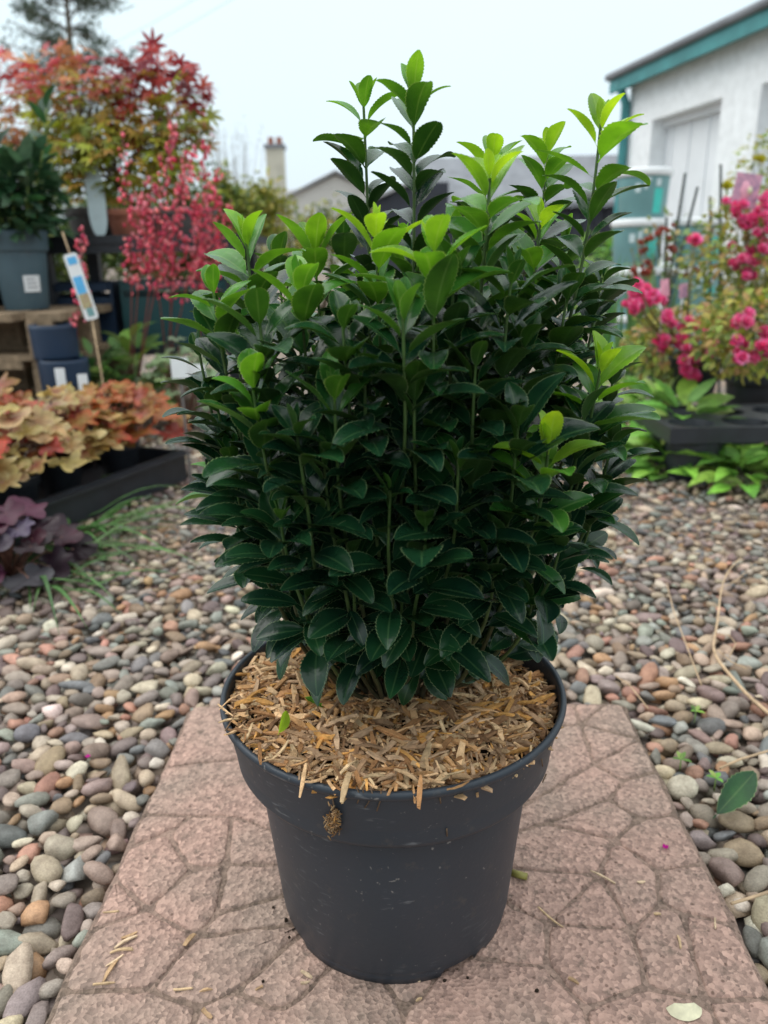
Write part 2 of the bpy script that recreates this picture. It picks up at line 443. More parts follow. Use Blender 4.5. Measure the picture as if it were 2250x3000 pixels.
# ------------------------------------------------------------------ ground
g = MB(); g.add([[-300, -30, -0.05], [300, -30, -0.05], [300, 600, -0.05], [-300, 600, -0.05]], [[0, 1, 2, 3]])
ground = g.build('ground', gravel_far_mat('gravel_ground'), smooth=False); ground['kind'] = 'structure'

# ------------------------------------------------------------------ paving slab with moulded cobble pattern
SL_C = np.array([0.0195, 0.63, 0.0]); SL_YAW = math.radians(-1.2); SL_H = 0.3
slab = thing('paving_slab', (SL_C[0], SL_C[1], -0.045), 'square pink concrete paving slab with moulded cobble pattern under the pot', 'slab')
def sl(p):
    p = np.asarray(p, float).reshape(-1, 3)
    return rot(p, SL_YAW) + SL_C
def sl_inv(p):
    return rot(np.asarray(p, float).reshape(-1, 3) - SL_C, -SL_YAW)
# body: chamfered, with slightly crumbled outline
def slab_outline(inset, k=40):
    pts = []
    cr = 0.012
    h = SL_H - inset
    cor = [(-h, -h), (h, -h), (h, h), (-h, h)]
    for i in range(4):
        a = np.array(cor[i]); b = np.array(cor[(i + 1) % 4]); d = nrm(b - a)
        for t in np.linspace(0, 1, k, endpoint=False):
            p = a + (b - a) * t
            s_ = min(t, 1 - t) * 2 * h
            nrmv = np.array([d[1], -d[0]])
            ins = max(0, cr - s_) ** 2 / cr * 0.6 if s_ < cr else 0
            pts.append(p - nrmv * ins)
    return np.array(pts)
jit = rng.normal(0, 0.0011, (160, 2))
for k_ in range(1, 160): jit[k_] = 0.6 * jit[k_ - 1] + jit[k_]
rings = []
for inset, z in ((0.0, -0.045), (0.0, -0.0045), (0.0030, -0.0020)):
    o_ = slab_outline(inset) + jit
    rings.append(np.column_stack([o_, np.full(160, z)]))
body = MB()
V = sl(np.vstack(rings))
i = np.arange(2)[:, None] * 160; j = np.arange(160)[None]; j2 = (j + 1) % 160
body.add(V, np.stack([i + j, i + j2, i + 160 + j2, i + 160 + j], -1).reshape(-1, 4))
body.f.setdefault(160, []).append(np.arange(320, 480)[None])
body.build('slab_body', M['joint'], slab, smooth=False)
# joint network of the moulded pattern, read off the slab and laid out on its top face
def q2(x, y): return sl_inv(atz((1400 + x * 0.5124) * S, (2000 + y * 0.5124) * S))[0, :2]
def q1(x, y): return sl_inv(atz((100 + x * 0.4822) * S, (2000 + y * 0.4822) * S))[0, :2]
def qs(x, y): return sl_inv(atz(x * S, y * S))[0, :2]
PC = sl_inv(np.array([0.005, 0.600, 0.0]))[0, :2]
def ring(p, r_=0.085): return PC + nrm(p - PC) * r_
ND = dict(a=q2(545, 115), b=q2(590, 235), c=q2(735, 130), e=q2(915, 320), f=q2(665, 460), i=q2(830, 557), k=q2(1010, 505), l=q2(750, 660), m=q2(390, 800), n=q2(920, 780), o=q2(1120, 745), p=q2(780, 895),
          r=q2(1025, 1072), s=q2(1260, 1030), t=q2(690, 1095), v=q2(880, 1405), w=q2(405, 1370), y=q2(1035, 1260), ii=q2(1170, 1310), z=q2(1400, 1385), bb=q2(392, 1620), dd=q2(610, 1850), ff=q2(965, 1735), gg=q2(1300, 1815), jj=q2(1670, 1800),
          L1=q1(845, 510), L3=q1(680, 790), L4=q1(820, 905), L5=q1(960, 805), L6=q1(1205, 805), L8=q1(560, 1000), L9=q1(870, 1010), L10=q1(960, 1130), L11=q1(1170, 1095), L13=q1(690, 1370), L14=q1(470, 1180), L15=q1(1110, 1400), L17=q1(990, 1540),
          L19=q1(330, 1500), L20=q1(700, 1860), L21=q1(175, 1870), L22=q1(1000, 1960), L23=q1(1230, 1870), N1=qs(1183, 2956), N4=qs(1270, 2883), N3=qs(885, 2923), L24=qs(823, 2960))
RG_ = dict(H=q2(410, 535), Q=q2(230, 700), U=q2(190, 980), AA=q2(205, 1200), CC=qs(1330, 2823), N2=qs(1064, 2896), N3b=qs(951, 2850), L18=q1(1540, 1510), L16=q1(1450, 1240), L12=q1(1345, 1005), L7=q1(1320, 740))
for k_, p_ in RG_.items(): ND[k_] = ring(p_)
ND['B0'] = np.array([0.0, 0.215]); ND['B1'] = np.array([0.0, 0.3]); ND['B2'] = PC + np.array([0.0, 0.085])
ND['F1'] = np.array([ND['dd'][0], -0.3]); ND['F2'] = np.array([ND['N1'][0], -0.3]); ND['F3'] = np.array([ND['L22'][0], -0.3]); ND['F4'] = np.array([ND['gg'][0] + 0.01, -0.3])
ED = 'a-b b-c b-B0 b-e b-f f-e f-H f-i i-k i-l l-m l-n n-o n-p m-p m-Q p-r r-s p-t t-U t-v t-w v-w r-y y-v y-ii ii-z w-AA w-bb bb-CC bb-dd dd-ff ff-v ff-gg ii-gg gg-jj dd-F1 gg-F4 CC-N4 N4-N1 N1-N2 N1-F2 N3-N3b N3-L24 L24-L23 L1-B0 B0-B1 B0-B2 L3-L5 L4-L3 L4-L5 L5-L6 L6-L7 L4-L8 L4-L9 L9-L10 L10-L11 L11-L12 L6-L11 L10-L13 L13-L14 L13-L17 L15-L16 L15-L17 L11-L15 L17-L18 L13-L19 L17-L20 L20-L21 L20-L22 L22-L23 L23-L18 L22-F3'.replace('L4-L3 ', '').split()
ED = [tuple(q.split('-')) for q in ED]
h = SL_H - 0.003
for k_ in ('a', 'c', 'B1'): ND[k_][1] = h
for k_ in ('e', 'k', 'o', 's', 'z', 'jj'): ND[k_][0] = h
for k_ in ('L1', 'L3', 'L8', 'L14', 'L19', 'L21'): ND[k_][0] = -h
for k_ in ('F1', 'F2', 'F3', 'F4'): ND[k_][1] = -h
for k_, p_ in (('c0', (-h, -h)), ('c1', (h, -h)), ('c2', (h, h)), ('c3', (-h, h))): ND[k_] = np.array(p_)
def chain(keys, ax_):
    ks = sorted(keys, key=lambda q: ND[q][ax_]); return list(zip(ks, ks[1:]))
ED += chain(['c0', 'c1', 'F1', 'F2', 'F3', 'F4'], 0) + chain(['c3', 'c2', 'a', 'c', 'B1'], 0) + chain(['c0', 'c3', 'L1', 'L3', 'L8', 'L14', 'L19', 'L21'], 1) + chain(['c1', 'c2', 'e', 'k', 'o', 's', 'z', 'jj'], 1)
rk = sorted(list(RG_) + ['B2'], key=lambda q: math.atan2(*(ND[q] - PC)[::-1])); ED += list(zip(rk, rk[1:] + rk[:1]))
adj = {}
for a_, b_ in ED: adj.setdefault(a_, []).append(b_); adj.setdefault(b_, []).append(a_)
for a_ in adj: adj[a_] = sorted(set(adj[a_]), key=lambda q: math.atan2(*(ND[q] - ND[a_])[::-1]))
seen = set(); faces = []
for a_ in adj:
    for b_ in adj[a_]:
        if (a_, b_) in seen: continue
        loop = []; u_, v_ = a_, b_
        while (u_, v_) not in seen:
            seen.add((u_, v_)); loop.append(u_)
            nb_ = adj[v_]; w_ = nb_[(nb_.index(u_) - 1) % len(nb_)]; u_, v_ = v_, w_
        P_ = np.array([ND[q] for q in loop]); ar = 0.5 * np.sum(P_[:, 0] * np.roll(P_[:, 1], -1) - P_[:, 1] * np.roll(P_[:, 0], -1))
        if ar > 2e-4: faces.append(P_)
def inset(P_, d_):
    n_ = len(P_); out = []
    for k_ in range(n_):
        e1 = nrm(P_[k_] - P_[k_ - 1]); e2 = nrm(P_[(k_ + 1) % n_] - P_[k_])
        n1_ = np.array([-e1[1], e1[0]]); n2_ = np.array([-e2[1], e2[0]]); m_ = n1_ + n2_
        out.append(P_[k_] + m_ * d_ / max(0.35, 1 + n1_ @ n2_))
    return np.array(out)
for P_ in faces:
    pts = []
    for a_, b_ in zip(P_, np.roll(P_, -1, axis=0)):
        L_ = np.linalg.norm(b_ - a_); k_ = max(1, int(L_ / 0.010)); nn = np.array([-(b_ - a_)[1], (b_ - a_)[0]]) / (L_ + 1e-9)
        key = abs(hash((round(float((a_ + b_).sum()), 5)))) % 1000 / 1000.0 - 0.5
        for t in range(k_): pts.append(a_ + (b_ - a_) * t / k_ + nn * 0 * key)
    pts = inset(np.array(pts), rnd(0.0015, 0.0020))
    pts = 0.6 * pts + 0.2 * (np.roll(pts, 1, 0) + np.roll(pts, -1, 0)) + rng.normal(0, 0.0009, pts.shape)
    n_ = len(pts); c0 = pts.mean(0)
    topz = rnd(-0.0002, 0.0007); rr = []
    for ins, z in ((0.0, -0.0028), (0.0006, -0.0013), (0.0016, -0.0005), (0.0034, topz)):
        rr.append(np.column_stack([inset(pts, ins) if ins else pts, np.full(n_, z) + rng.normal(0, 0.0003, n_)]))
    mid_ = c0 + (rr[-1][:, :2] - c0) * 0.5
    rr.append(np.column_stack([mid_, np.full(n_, topz) + rng.normal(0, 0.0003, n_)]))
    rr.append(np.array([[c0[0], c0[1], topz + 0.0003]]))
    V = sl(np.vstack(rr)); mb = MB()
    i = np.arange(4)[:, None] * n_; j = np.arange(n_)[None]; j2 = (j + 1) % n_
    mb.add(V, np.stack([i + j, i + j2, i + n_ + j2, i + n_ + j], -1).reshape(-1, 4))
    k = np.arange(n_); mb.f.setdefault(3, []).append(np.stack([4 * n_ + k, 4 * n_ + (k + 1) % n_, np.full(n_, 5 * n_)], -1))
    mb.build('cobble_panel', M['slab'], slab)

# ------------------------------------------------------------------ gravel
import bmesh
def ico(sub):
    bm = bmesh.new(); bmesh.ops.create_icosphere(bm, subdivisions=sub, radius=1.0)
    V = np.array([v.co[:] for v in bm.verts]); F = np.array([[v.index for v in f.verts] for f in bm.faces]); bm.free()
    return V, F
ICO = {1: ico(1), 2: ico(2), 3: ico(3)}
PAL = [((0.30, 0.27, 0.24), 15), ((0.22, 0.185, 0.185), 14), ((0.36, 0.29, 0.225), 12), ((0.20, 0.215, 0.21), 9), ((0.42, 0.37, 0.29), 9),
       ((0.29, 0.22, 0.20), 10), ((0.36, 0.225, 0.12), 6), ((0.24, 0.275, 0.265), 7), ((0.50, 0.47, 0.41), 5), ((0.37, 0.20, 0.15), 4),
       ((0.13, 0.145, 0.165), 6), ((0.175, 0.13, 0.135), 7), ((0.60, 0.58, 0.53), 2), ((0.25, 0.19, 0.13), 6)]
PALC = np.array([c for c, w in PAL]); PALW = np.array([w for c, w in PAL], float); PALW /= PALW.sum()
def pebble_shape(sub, rough):
    V, F = ICO[sub]; V = V.copy()
    for _ in range(random.randint(3, 7)):
        n_ = nrm(rng.normal(size=3)); h = rnd(0.62, 0.92) if rough < 0.5 else rnd(0.45, 0.8)
        d_ = V @ n_; over = np.maximum(d_ - h, 0)
        V -= (over * (0.75 if rough < 0.5 else 0.93))[:, None] * n_
    V *= 1 + 0.07 * np.sin(V @ rng.normal(size=3) * 3 + rnd(0, 6))[:, None]
    return V
SHP = {s_: [pebble_shape(s_, 0 if k < 40 else 1) for k in range(60)] for s_ in (1, 2)}
def dart(n_try, y0, y1, rlist, sep, avoid):
    cell = 0.045; grid = {}; out = []
    for r_ in rlist:
        for _ in range(n_try):
            y = y0 + (y1 - y0) * math.sqrt(random.random()) if y1 > 1.7 else rnd(y0, y1)
            hw = 0.62 * y + 0.30
            x = rnd(-hw, hw)
            if avoid(x, y, r_): continue
            gi, gj = int(x // cell), int(y // cell); ok = True
            for a in (-1, 0, 1):
                for b in (-1, 0, 1):
                    for (px, py, pr) in grid.get((gi + a, gj + b), ()):
                        if (px - x) ** 2 + (py - y) ** 2 < (sep * (pr + r_)) ** 2: ok = False; break
                    if not ok: break
                if not ok: break
            if ok:
                grid.setdefault((gi, gj), []).append((x, y, r_)); out.append((x, y, r_)); break
    return out
cs, sn = math.cos(-SL_YAW), math.sin(-SL_YAW)
def in_slab(x, y, r_):
    dx, dy = x - SL_C[0], y - SL_C[1]
    lx, ly = cs * dx - sn * dy, sn * dx + cs * dy
    return abs(lx) < SL_H + r_ * 0.62 and abs(ly) < SL_H + r_ * 0.62
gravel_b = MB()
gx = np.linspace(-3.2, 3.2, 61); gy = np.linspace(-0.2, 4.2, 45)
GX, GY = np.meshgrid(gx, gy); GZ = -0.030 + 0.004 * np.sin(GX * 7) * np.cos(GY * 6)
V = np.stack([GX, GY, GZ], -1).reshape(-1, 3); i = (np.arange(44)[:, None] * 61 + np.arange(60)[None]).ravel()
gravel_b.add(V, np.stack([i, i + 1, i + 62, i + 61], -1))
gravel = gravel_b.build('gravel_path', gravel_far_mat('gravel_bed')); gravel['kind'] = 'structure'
def sizes(n_):
    r_ = np.clip(np.exp(rng.normal(math.log(0.0104), 0.30, n_)), 0.005, 0.0180)
    return sorted(r_.tolist(), reverse=True)
lay1n = dart(14, 0.18, 1.5, sizes(4300), 0.82, in_slab)
lay1f = dart(8, 1.5, 3.5, sizes(15500), 0.85, lambda x, y, r_: False)
lay2 = dart(5, 0.18, 1.7, sizes(5200), 0.86, in_slab)
def make_pebble(x, y, r_, z, sub):
    rough = random.random() < 0.55
    V = SHP[sub][random.randrange(40, 60) if rough else random.randrange(40)]
    el = rnd(1.0, 1.75); fl = rnd(0.42, 0.75)
    sc_ = np.array([r_ * el, r_ / math.sqrt(el) * 1.05, r_ * fl])
    V = rot(V * sc_, rnd(0, 6.28), (rnd(-0.4, 0.4), rnd(-0.4, 0.4)))
    V = V + np.array([x, y, z - V[:, 2].max() * 0.0])
    c_ = PALC[rng.choice(len(PAL), p=PALW)] * rnd(0.65, 1.25) * rng.normal(1, 0.035, 3)
    c_ = (c_ * 0.85 + c_.mean() * 0.15) * np.array([1.08, 0.99, 0.88])
    return V, np.clip(c_, 0.02, 0.8)
peb = []
for (x, y, r_) in lay1n: peb.append((x, y, r_, -0.0125 - r_ * 0.10 + rnd(-0.003, 0.004)))
for (x, y, r_) in lay2: peb.append((x, y, r_, -0.0235 + rnd(-0.003, 0.002)))
for (x, y, r_) in lay1f: peb.append((x, y, r_, -0.016 + rnd(-0.005, 0.004)))
def px_size(x, y, z, r_):
    d_ = np.array([x, y, z]) - CAM; dep = d_ @ _f
    if dep < 0.1: return 0
    u_ = (d_ @ _r) / dep * FPX; v_ = (d_ @ _u) / dep * FPX
    if abs(u_) > 1120 or abs(v_) > 1495: return 0
    return r_ / dep
score = np.array([px_size(x, y, z, r_) if k < len(lay1n) else 0 for k, (x, y, r_, z) in enumerate(peb)])
big = set(np.argsort(-score)[:290].tolist())
stuff = MB()
for k, (x, y, r_, z) in enumerate(peb):
    if k in big:
        V, c_ = make_pebble(x, y, r_, z, 2)
        MB().add(V, ICO[2][1], col=c_).build('pebble', M['pebble'], gravel)
    else:
        sub = 2 if (y < 1.15 and k < len(lay1n)) else 1
        V, c_ = make_pebble(x, y, r_, z, sub)
        stuff.add(V, ICO[sub][1], col=c_)
stuff.build('pebble_layer', M['pebble'], gravel, kind='stuff')

# ------------------------------------------------------------------ the big grey pot
POT = np.array([0.005, 0.600, 0.0])
pot = thing('plant_pot', POT, 'large dark grey plastic pot with a wide collar standing on the pink slab', 'plant pot')
def notch(V, th):
    for a0, w_, h in ((-1.05, 0.17, 0.0075), (0.52, 0.17, 0.0075), (2.09, 0.17, 0.0075), (3.66, 0.17, 0.0075), (-0.80, 0.07, 0.004)):
        d_ = np.abs((th - a0 + math.pi) % (2 * math.pi) - math.pi)
        lift = h * np.clip((w_ - d_) / 0.035, 0, 1)
        V[:4, :, 2] = np.maximum(V[:4, :, 2], lift[None] + 0.0 * V[:4, :, 2])
    return V
mb = MB(); lathe(mb, [(0.098, 0.012), (0.101, 0.004), (0.1035, 0.0), (0.1055, 0.0006), (0.1068, 0.0085), (0.1074, 0.0135), (0.1079, 0.0142), (0.1083, 0.0152), (0.1228, 0.168), (0.1230, 0.1745)], POT, 180, warp=notch)
mb.build('pot_wall', M['pot'], pot)
mb = MB(); lathe(mb, [(0.1225, 0.1745), (0.1232, 0.1712), (0.1350, 0.1700), (0.1368, 0.1706), (0.1380, 0.1730), (0.1386, 0.177), (0.1462, 0.2205), (0.1466, 0.2218)], POT, 128)
mb.build('collar', M['pot'], pot)
mb = MB(); lathe(mb, [(0.1466, 0.2212), (0.1486, 0.2216), (0.1500, 0.2234), (0.1505, 0.2258), (0.1498, 0.2282), (0.1480, 0.2292), (0.1458, 0.2284), (0.1448, 0.2262), (0.1425, 0.205), (0.139, 0.175)], POT, 128)
mb.build('rim', M['pot'], pot)
mb = MB(); lathe(mb, [(0.0001, 0.0125), (0.099, 0.0125), (0.100, 0.011)], POT, 64); mb.build('pot_base', M['pot'], pot)

# ------------------------------------------------------------------ mulch
def mulch_z(x, y):
    dx, dy = x - POT[0], y - POT[1]
    r_ = math.hypot(dx, dy) / 0.145
    z = 0.2115 + 0.014 * (1 - r_ ** 2)
    a = math.atan2(dy, dx)
    z += 0.010 * max(0, math.cos(a + 2.3)) * min(1, r_ * 1.2)
    z += 0.004 * math.sin(dx * 60 + 1) * math.cos(dy * 50)
    z -= 0.010 * math.exp(-((dx - 0.10) ** 2 + (dy - 0.05) ** 2) / 0.0012)
    return z
mulch = thing('wood_chip_mulch', (POT[0], POT[1], 0.2), 'loose pale tan wood chips covering the soil in the big grey pot', 'mulch')
sb = MB(); n1, n2 = 16, 64
pts = [[POT[0], POT[1], mulch_z(POT[0], POT[1]) - 0.003]]
for a in range(1, n1 + 1):
    for b in range(n2):
        rr_ = 0.1425 * a / n1; th = b / n2 * 2 * math.pi
        x, y = POT[0] + rr_ * math.cos(th), POT[1] + rr_ * math.sin(th)
        pts.append([x, y, mulch_z(x, y) - 0.003 + rng.normal(0, 0.0012)])
F3 = [[0, 1 + b, 1 + (b + 1) % n2] for b in range(n2)]
F4 = [[1 + (a - 1) * n2 + b, 1 + a * n2 + b, 1 + a * n2 + (b + 1) % n2, 1 + (a - 1) * n2 + (b + 1) % n2] for a in range(1, n1) for b in range(n2)]
sb.add(pts, F3); sb.f.setdefault(4, []).append(np.array(F4)); sb.build('soil', M['soil'], mulch)
CH = np.array([(0.54, 0.36, 0.21), (0.60, 0.42, 0.26), (0.48, 0.29, 0.15), (0.36, 0.20, 0.10), (0.55, 0.31, 0.11), (0.60, 0.46, 0.30), (0.22, 0.13, 0.075), (0.46, 0.33, 0.23), (0.30, 0.20, 0.13), (0.58, 0.42, 0.27)])
def chip(x, y, z, L_, w_, t_, yaw, tilt):
    mb = MB(); n_ = 4
    xs = np.linspace(-L_ / 2, L_ / 2, n_)
    bend = rnd(-0.12, 0.12) * L_
    V = []
    for k, xx in enumerate(xs):
        tp = rnd(0.7, 1.0) * (rnd(0.45, 1.0) if k in (0, n_ - 1) else 1)
        zz = bend * (1 - (2 * xx / L_) ** 2)
        for sy, sz in ((-1, -1), (1, -1), (1, 1), (-1, 1)):
            V.append([xx + rnd(-.06, .06) * L_ * (k in (0, n_ - 1)), sy * w_ / 2 * tp, zz + sz * t_ / 2 * tp])
    V = rot(np.array(V), yaw, tilt) + np.array([x, y, z])
    F = [[k * 4 + a, k * 4 + (a + 1) % 4, k * 4 + 4 + (a + 1) % 4, k * 4 + 4 + a] for k in range(n_ - 1) for a in range(4)] + [[3, 2, 1, 0], [12, 13, 14, 15]]
    c_ = np.clip(CH[random.randrange(len(CH))] * rnd(0.66, 1.36) * np.array([1.0, 0.91, 0.79]), 0, 0.8)
    mb.add(V, F, col=c_)
    return mb
chips = []
for k in range(6800):
    rr_ = 0.141 * math.sqrt(random.random()); th = rnd(0, 6.283)
    x, y = POT[0] + rr_ * math.cos(th), POT[1] + rr_ * math.sin(th)
    hole = math.exp(-((x - POT[0] - 0.11) ** 2 + (y - POT[1] - 0.045) ** 2) / 0.0010)
    if random.random() < hole * 0.8: continue
    fine = random.random() < 0.58
    L_ = rnd(0.005, 0.013) if fine else (rnd(0.008, 0.018) if random.random() < 0.78 else rnd(0.016, 0.034))
    w_ = rnd(0.0008, 0.002) if fine else rnd(0.0018, 0.0045)
    if L_ > 0.0165: w_ *= rnd(1.1, 1.6)
    chips.append((L_ * w_, chip(x, y, mulch_z(x, y) + rnd(0.0, 0.005) + (0.002 if L_ > 0.0165 else 0), L_, w_, min(w_ * 0.7, rnd(0.0008, 0.0022) * (1.6 if L_ > 0.0165 else 1)), rnd(0, 6.28), (rnd(-0.4, 0.4), rnd(-0.38, 0.38))), y))
# chips spilling over the front of the rim
for k in range(80):
    a = rnd(-2.9, -1.2)
    rr_ = rnd(0.130, 0.1495)
    x, y = POT[0] + rr_ * math.cos(a), POT[1] + rr_ * math.sin(a)
    L_ = rnd(0.008, 0.022); w_ = rnd(0.001, 0.0035)
    chips.append((L_ * w_, chip(x, y, 0.2305 + rnd(0, 0.004) - max(0, rr_ - 0.148) * 0.5, L_, w_, 0.0012, rnd(0, 6.28), (rnd(-.3, .3), rnd(-0.3, 0.3))), y))
for xv, yv, L_, w_, lean in [(632, 1678, 0.022, 0.0034, 0.8), (905, 1688, 0.022, 0.0036, 0.7), (893, 1722, 0.012, 0.0018, 1.2), (745, 1650, 0.024, 0.005, 0.25)]:
    P = at(xv, yv, 0.455); th = math.atan2(P[1] - POT[1], P[0] - POT[0]); rr_ = 0.1495
    chips.append((1, chip(POT[0] + rr_ * math.cos(th), POT[1] + rr_ * math.sin(th), 0.2325 - lean * 0.004, L_, w_, 0.002, th + rnd(-.3, .3), (0, lean)), 0))
order = sorted(range(len(chips)), key=lambda k: -chips[k][0] * (1.5 - chips[k][2]))
rest = MB()
for q, k in enumerate(order):
    if q < 290: chips[k][1].build('wood_chip', M['chip'], mulch, smooth=False)
    else: rest.join(chips[k][1])
rest.build('fine_chips', M['chip'], mulch, smooth=False, kind='stuff')
# soil clod and root fibres hanging down the collar
rt = MB()
def collar_pt(xv, yv, off=0.001):
    """point just proud of the collar seen at photo position"""
    best = None
    k = ray(xv, yv)
    for t in np.linspace(0.3, 0.9, 1200):
        P = CAM + k * t
        rr_ = math.hypot(P[0] - POT[0], P[1] - POT[1]); z = P[2]
        R_ = 0.1386 + (z - 0.177) / 0.0435 * 0.0076 if z > 0.171 else 0.1083 + (z - 0.0152) / 0.153 * 0.0175
        if rr_ < R_ + off: return P
    return at(xv, yv, 0.46)
for path in [[(722, 1698), (718, 1722), (722, 1745), (717, 1768)], [(735, 1760), (722, 1775), (712, 1790)], [(800, 1700), (805, 1716), (795, 1735), (788, 1745)], [(823, 1710), (822, 1728), (814, 1752)],
             [(770, 1700), (778, 1718), (772, 1735)], [(783, 1702), (786, 1716), (800, 1728)], [(965, 1790), (966, 1806)], [(950, 1720), (952, 1735)], [(1170, 1640), (1172, 1655)], [(1180, 1672), (1172, 1690)]]:
    tube(rt, [collar_pt(*p_, 0.0016) for p_ in path], 0.0006, 4, col=(0.30, 0.2, 0.13))
for k in range(170):
    xv, yv = 719 + rng.normal(0, 6.5), 1778 + rng.normal(0, 12)
    P = collar_pt(xv, yv, 0.002 + rnd(0, 0.004))
    rt.join(chip(P[0], P[1], P[2], rnd(0.003, 0.008), 0.0010, 0.0008, rnd(0, 6), (rnd(-1, 1), rnd(-1, 1))))
for l_ in rt.a.get('col', []): l_[1][:] = l_[1] * 0.55
rt.build('root_fibres', M['chip'], mulch, kind='stuff')

# ------------------------------------------------------------------ evergreen shrub
def leaf_local(L_, W_, fold, curl, wave, teeth=10, pet=0.09, blunt=0.8):
    n_ = teeth * 2 + 3
    t = np.linspace(0, 1, n_)
    w_ = np.where(t < pet, 0.045, 0)
    tt = np.clip((t - pet) / (1 - pet), 0, 1)
    w_ = np.maximum(w_, np.sin(math.pi * tt ** 0.92) ** blunt * (0.72 + 0.35 * tt) * 1.02)
    w_[-1] = 0.12
    ser = np.ones(n_); ser[1::2] = 0.90
    ser[t < 0.3] = 1
    w_ = w_ * W_ / 2
    th = curl * t ** 1.4
    dy = np.cos(th) / (n_ - 1) * L_; dz = -np.sin(th) / (n_ - 1) * L_
    y = np.concatenate([[0], np.cumsum(dy)[:-1]]); z = np.concatenate([[0], np.cumsum(dz)[:-1]])
    cols_ = np.array([-1, -0.85, -0.5, 0, 0.5, 0.85, 1])
    ph = rnd(0, 6)
    V = np.zeros((n_, 7, 3)); E_ = np.zeros((n_, 7))
    for c_, v in enumerate(cols_):
        ww = w_ * (ser if abs(v) == 1 else 1.0)
        if abs(v) == 1: ww = np.maximum(ww, w_ * 0.86 + 1e-5)
        x = v * ww
        zz = z + fold * np.abs(x) * (1 - 0.25 * np.abs(v)) + wave * np.sin(t * 11 + ph + (v > 0)) * abs(v) ** 2 * W_
        yy = y + (0.012 * L_ * (ser < 1) if abs(v) == 1 else 0)
        V[:, c_] = np.stack([x, yy, zz], -1); E_[:, c_] = abs(v)
    i = np.arange(n_ - 1)[:, None] * 7; j = np.arange(6)[None]
    F = np.stack([i + j, i + j + 1, i + j + 8, i + j + 7], -1).reshape(-1, 4)
    return V.reshape(-1, 3), F, E_.ravel()
def place(V, base, d, up):
    d = nrm(d); up = np.asarray(up, float); n_ = nrm(up - (up @ d) * d); r_ = np.cross(d, n_)
    return np.asarray(base) + V[:, :1] * r_ + V[:, 1:2] * d + V[:, 2:] * n_

shrub = thing('evergreen_shrub', (POT[0], POT[1], 0.215), 'bushy dark green shrub with toothed glossy leaves and bright lime tips in the grey pot', 'shrub')
# shoots: photo position of the tip, distance ahead, nodes carrying leaves (0 = all), brightness of the tip
SHOOTS = [(785, 222, .62, 0, .8), (892, 195, .57, 0, .78), (1298, 268, .57, 0, 1.), (1058, 385, .52, 0, 1.), (1183, 322, .67, 0, .95), (1062, 338, .66, 0, .9), (1168, 480, .59, 0, .95),
          (1298, 795, .53, 9, 1.), (1185, 965, .475, 9, 1.), (532, 522, .58, 0, .85), (460, 622, .54, 0, .8), (650, 625, .51, 0, .72), (680, 535, .62, 0, .9), (812, 505, .53, 0, 1.), (935, 535, .48, 0, .9),
          (545, 830, .48, 8, .72), (722, 850, .46, 8, .5), (500, 990, .54, 7, .30), (990, 1000, .47, 9, .3), (788, 800, .47, 7, .3), (1028, 780, .48, 9, .3), (470, 880, .56, 6, .1), (843, 1060, .46, 7, .12),
          (605, 1110, .47, 7, .3), (1320, 960, .57, 6, .05), (1280, 1120, .57, 5, .05), (1130, 740, .52, 8, .2), (1225, 640, .57, 8, .3), (1095, 1100, .48, 6, .1), (895, 860, .47, 8, .25), (1215, 1150, .50, 6, .1),
          (560, 690, .50, 8, .4), (740, 700, .48, 8, .35), (870, 680, .46, 8, .45), (980, 600, .50, 9, .4), (1105, 600, .50, 8, .4), (580, 1100, .54, 5, .1), (700, 1000, .47, 7, .1), (920, 1130, .46, 6, .1),
          (1260, 900, .52, 7, .1), (640, 930, .46, 7, .1), (1120, 910, .47, 7, .1), (570, 1000, .50, 7, .1), (1165, 1240, .55, 4, 0.), (645, 1230, .55, 4, 0.), (760, 1190, .48, 6, .05), (1050, 1200, .48, 5, .05),
          (430, 760, .58, 7, .2), (1300, 600, .62, 7, .2), (1150, 1290, .51, 4, 0.), (660, 1280, .50, 4, 0.), (870, 1270, .49, 4, 0.),
          (660, 1345, .58, 2, 0.), (740, 1350, .56, 2, 0.), (820, 1365, .555, 2, 0.), (900, 1365, .55, 2, 0.), (980, 1365, .555, 2, 0.), (1060, 1350, .57, 2, 0.), (1110, 1325, .58, 2, 0.), (770, 1300, .54, 3, 0.), (930, 1310, .53, 3, 0.), (1020, 1290, .54, 3, 0.)]
BACK = [(x, y, Y, 0, rnd(.3, .8)) for x, y, Y in [(640, 640, .66), (780, 620, .66), (900, 600, .64), (1020, 640, .62), (1150, 640, .64), (560, 740, .62), (700, 780, .60), (840, 760, .60), (960, 760, .60), (1090, 780, .62), (1200, 760, .64), (600, 560, .70), (740, 520, .72), (870, 520, .70), (980, 500, .74), (1100, 520, .74), (1220, 520, .70), (500, 700, .68), (660, 690, .78), (800, 700, .80), (940, 680, .80), (1080, 700, .80),
        (1240, 760, .72), (560, 900, .72), (1200, 950, .74), (700, 900, .80), (900, 900, .82), (1060, 900, .80), (480, 1000, .64), (1330, 800, .66), (610, 1150, .70), (1180, 1180, .70), (900, 1150, .76)]]
leaves = []
stemb = []
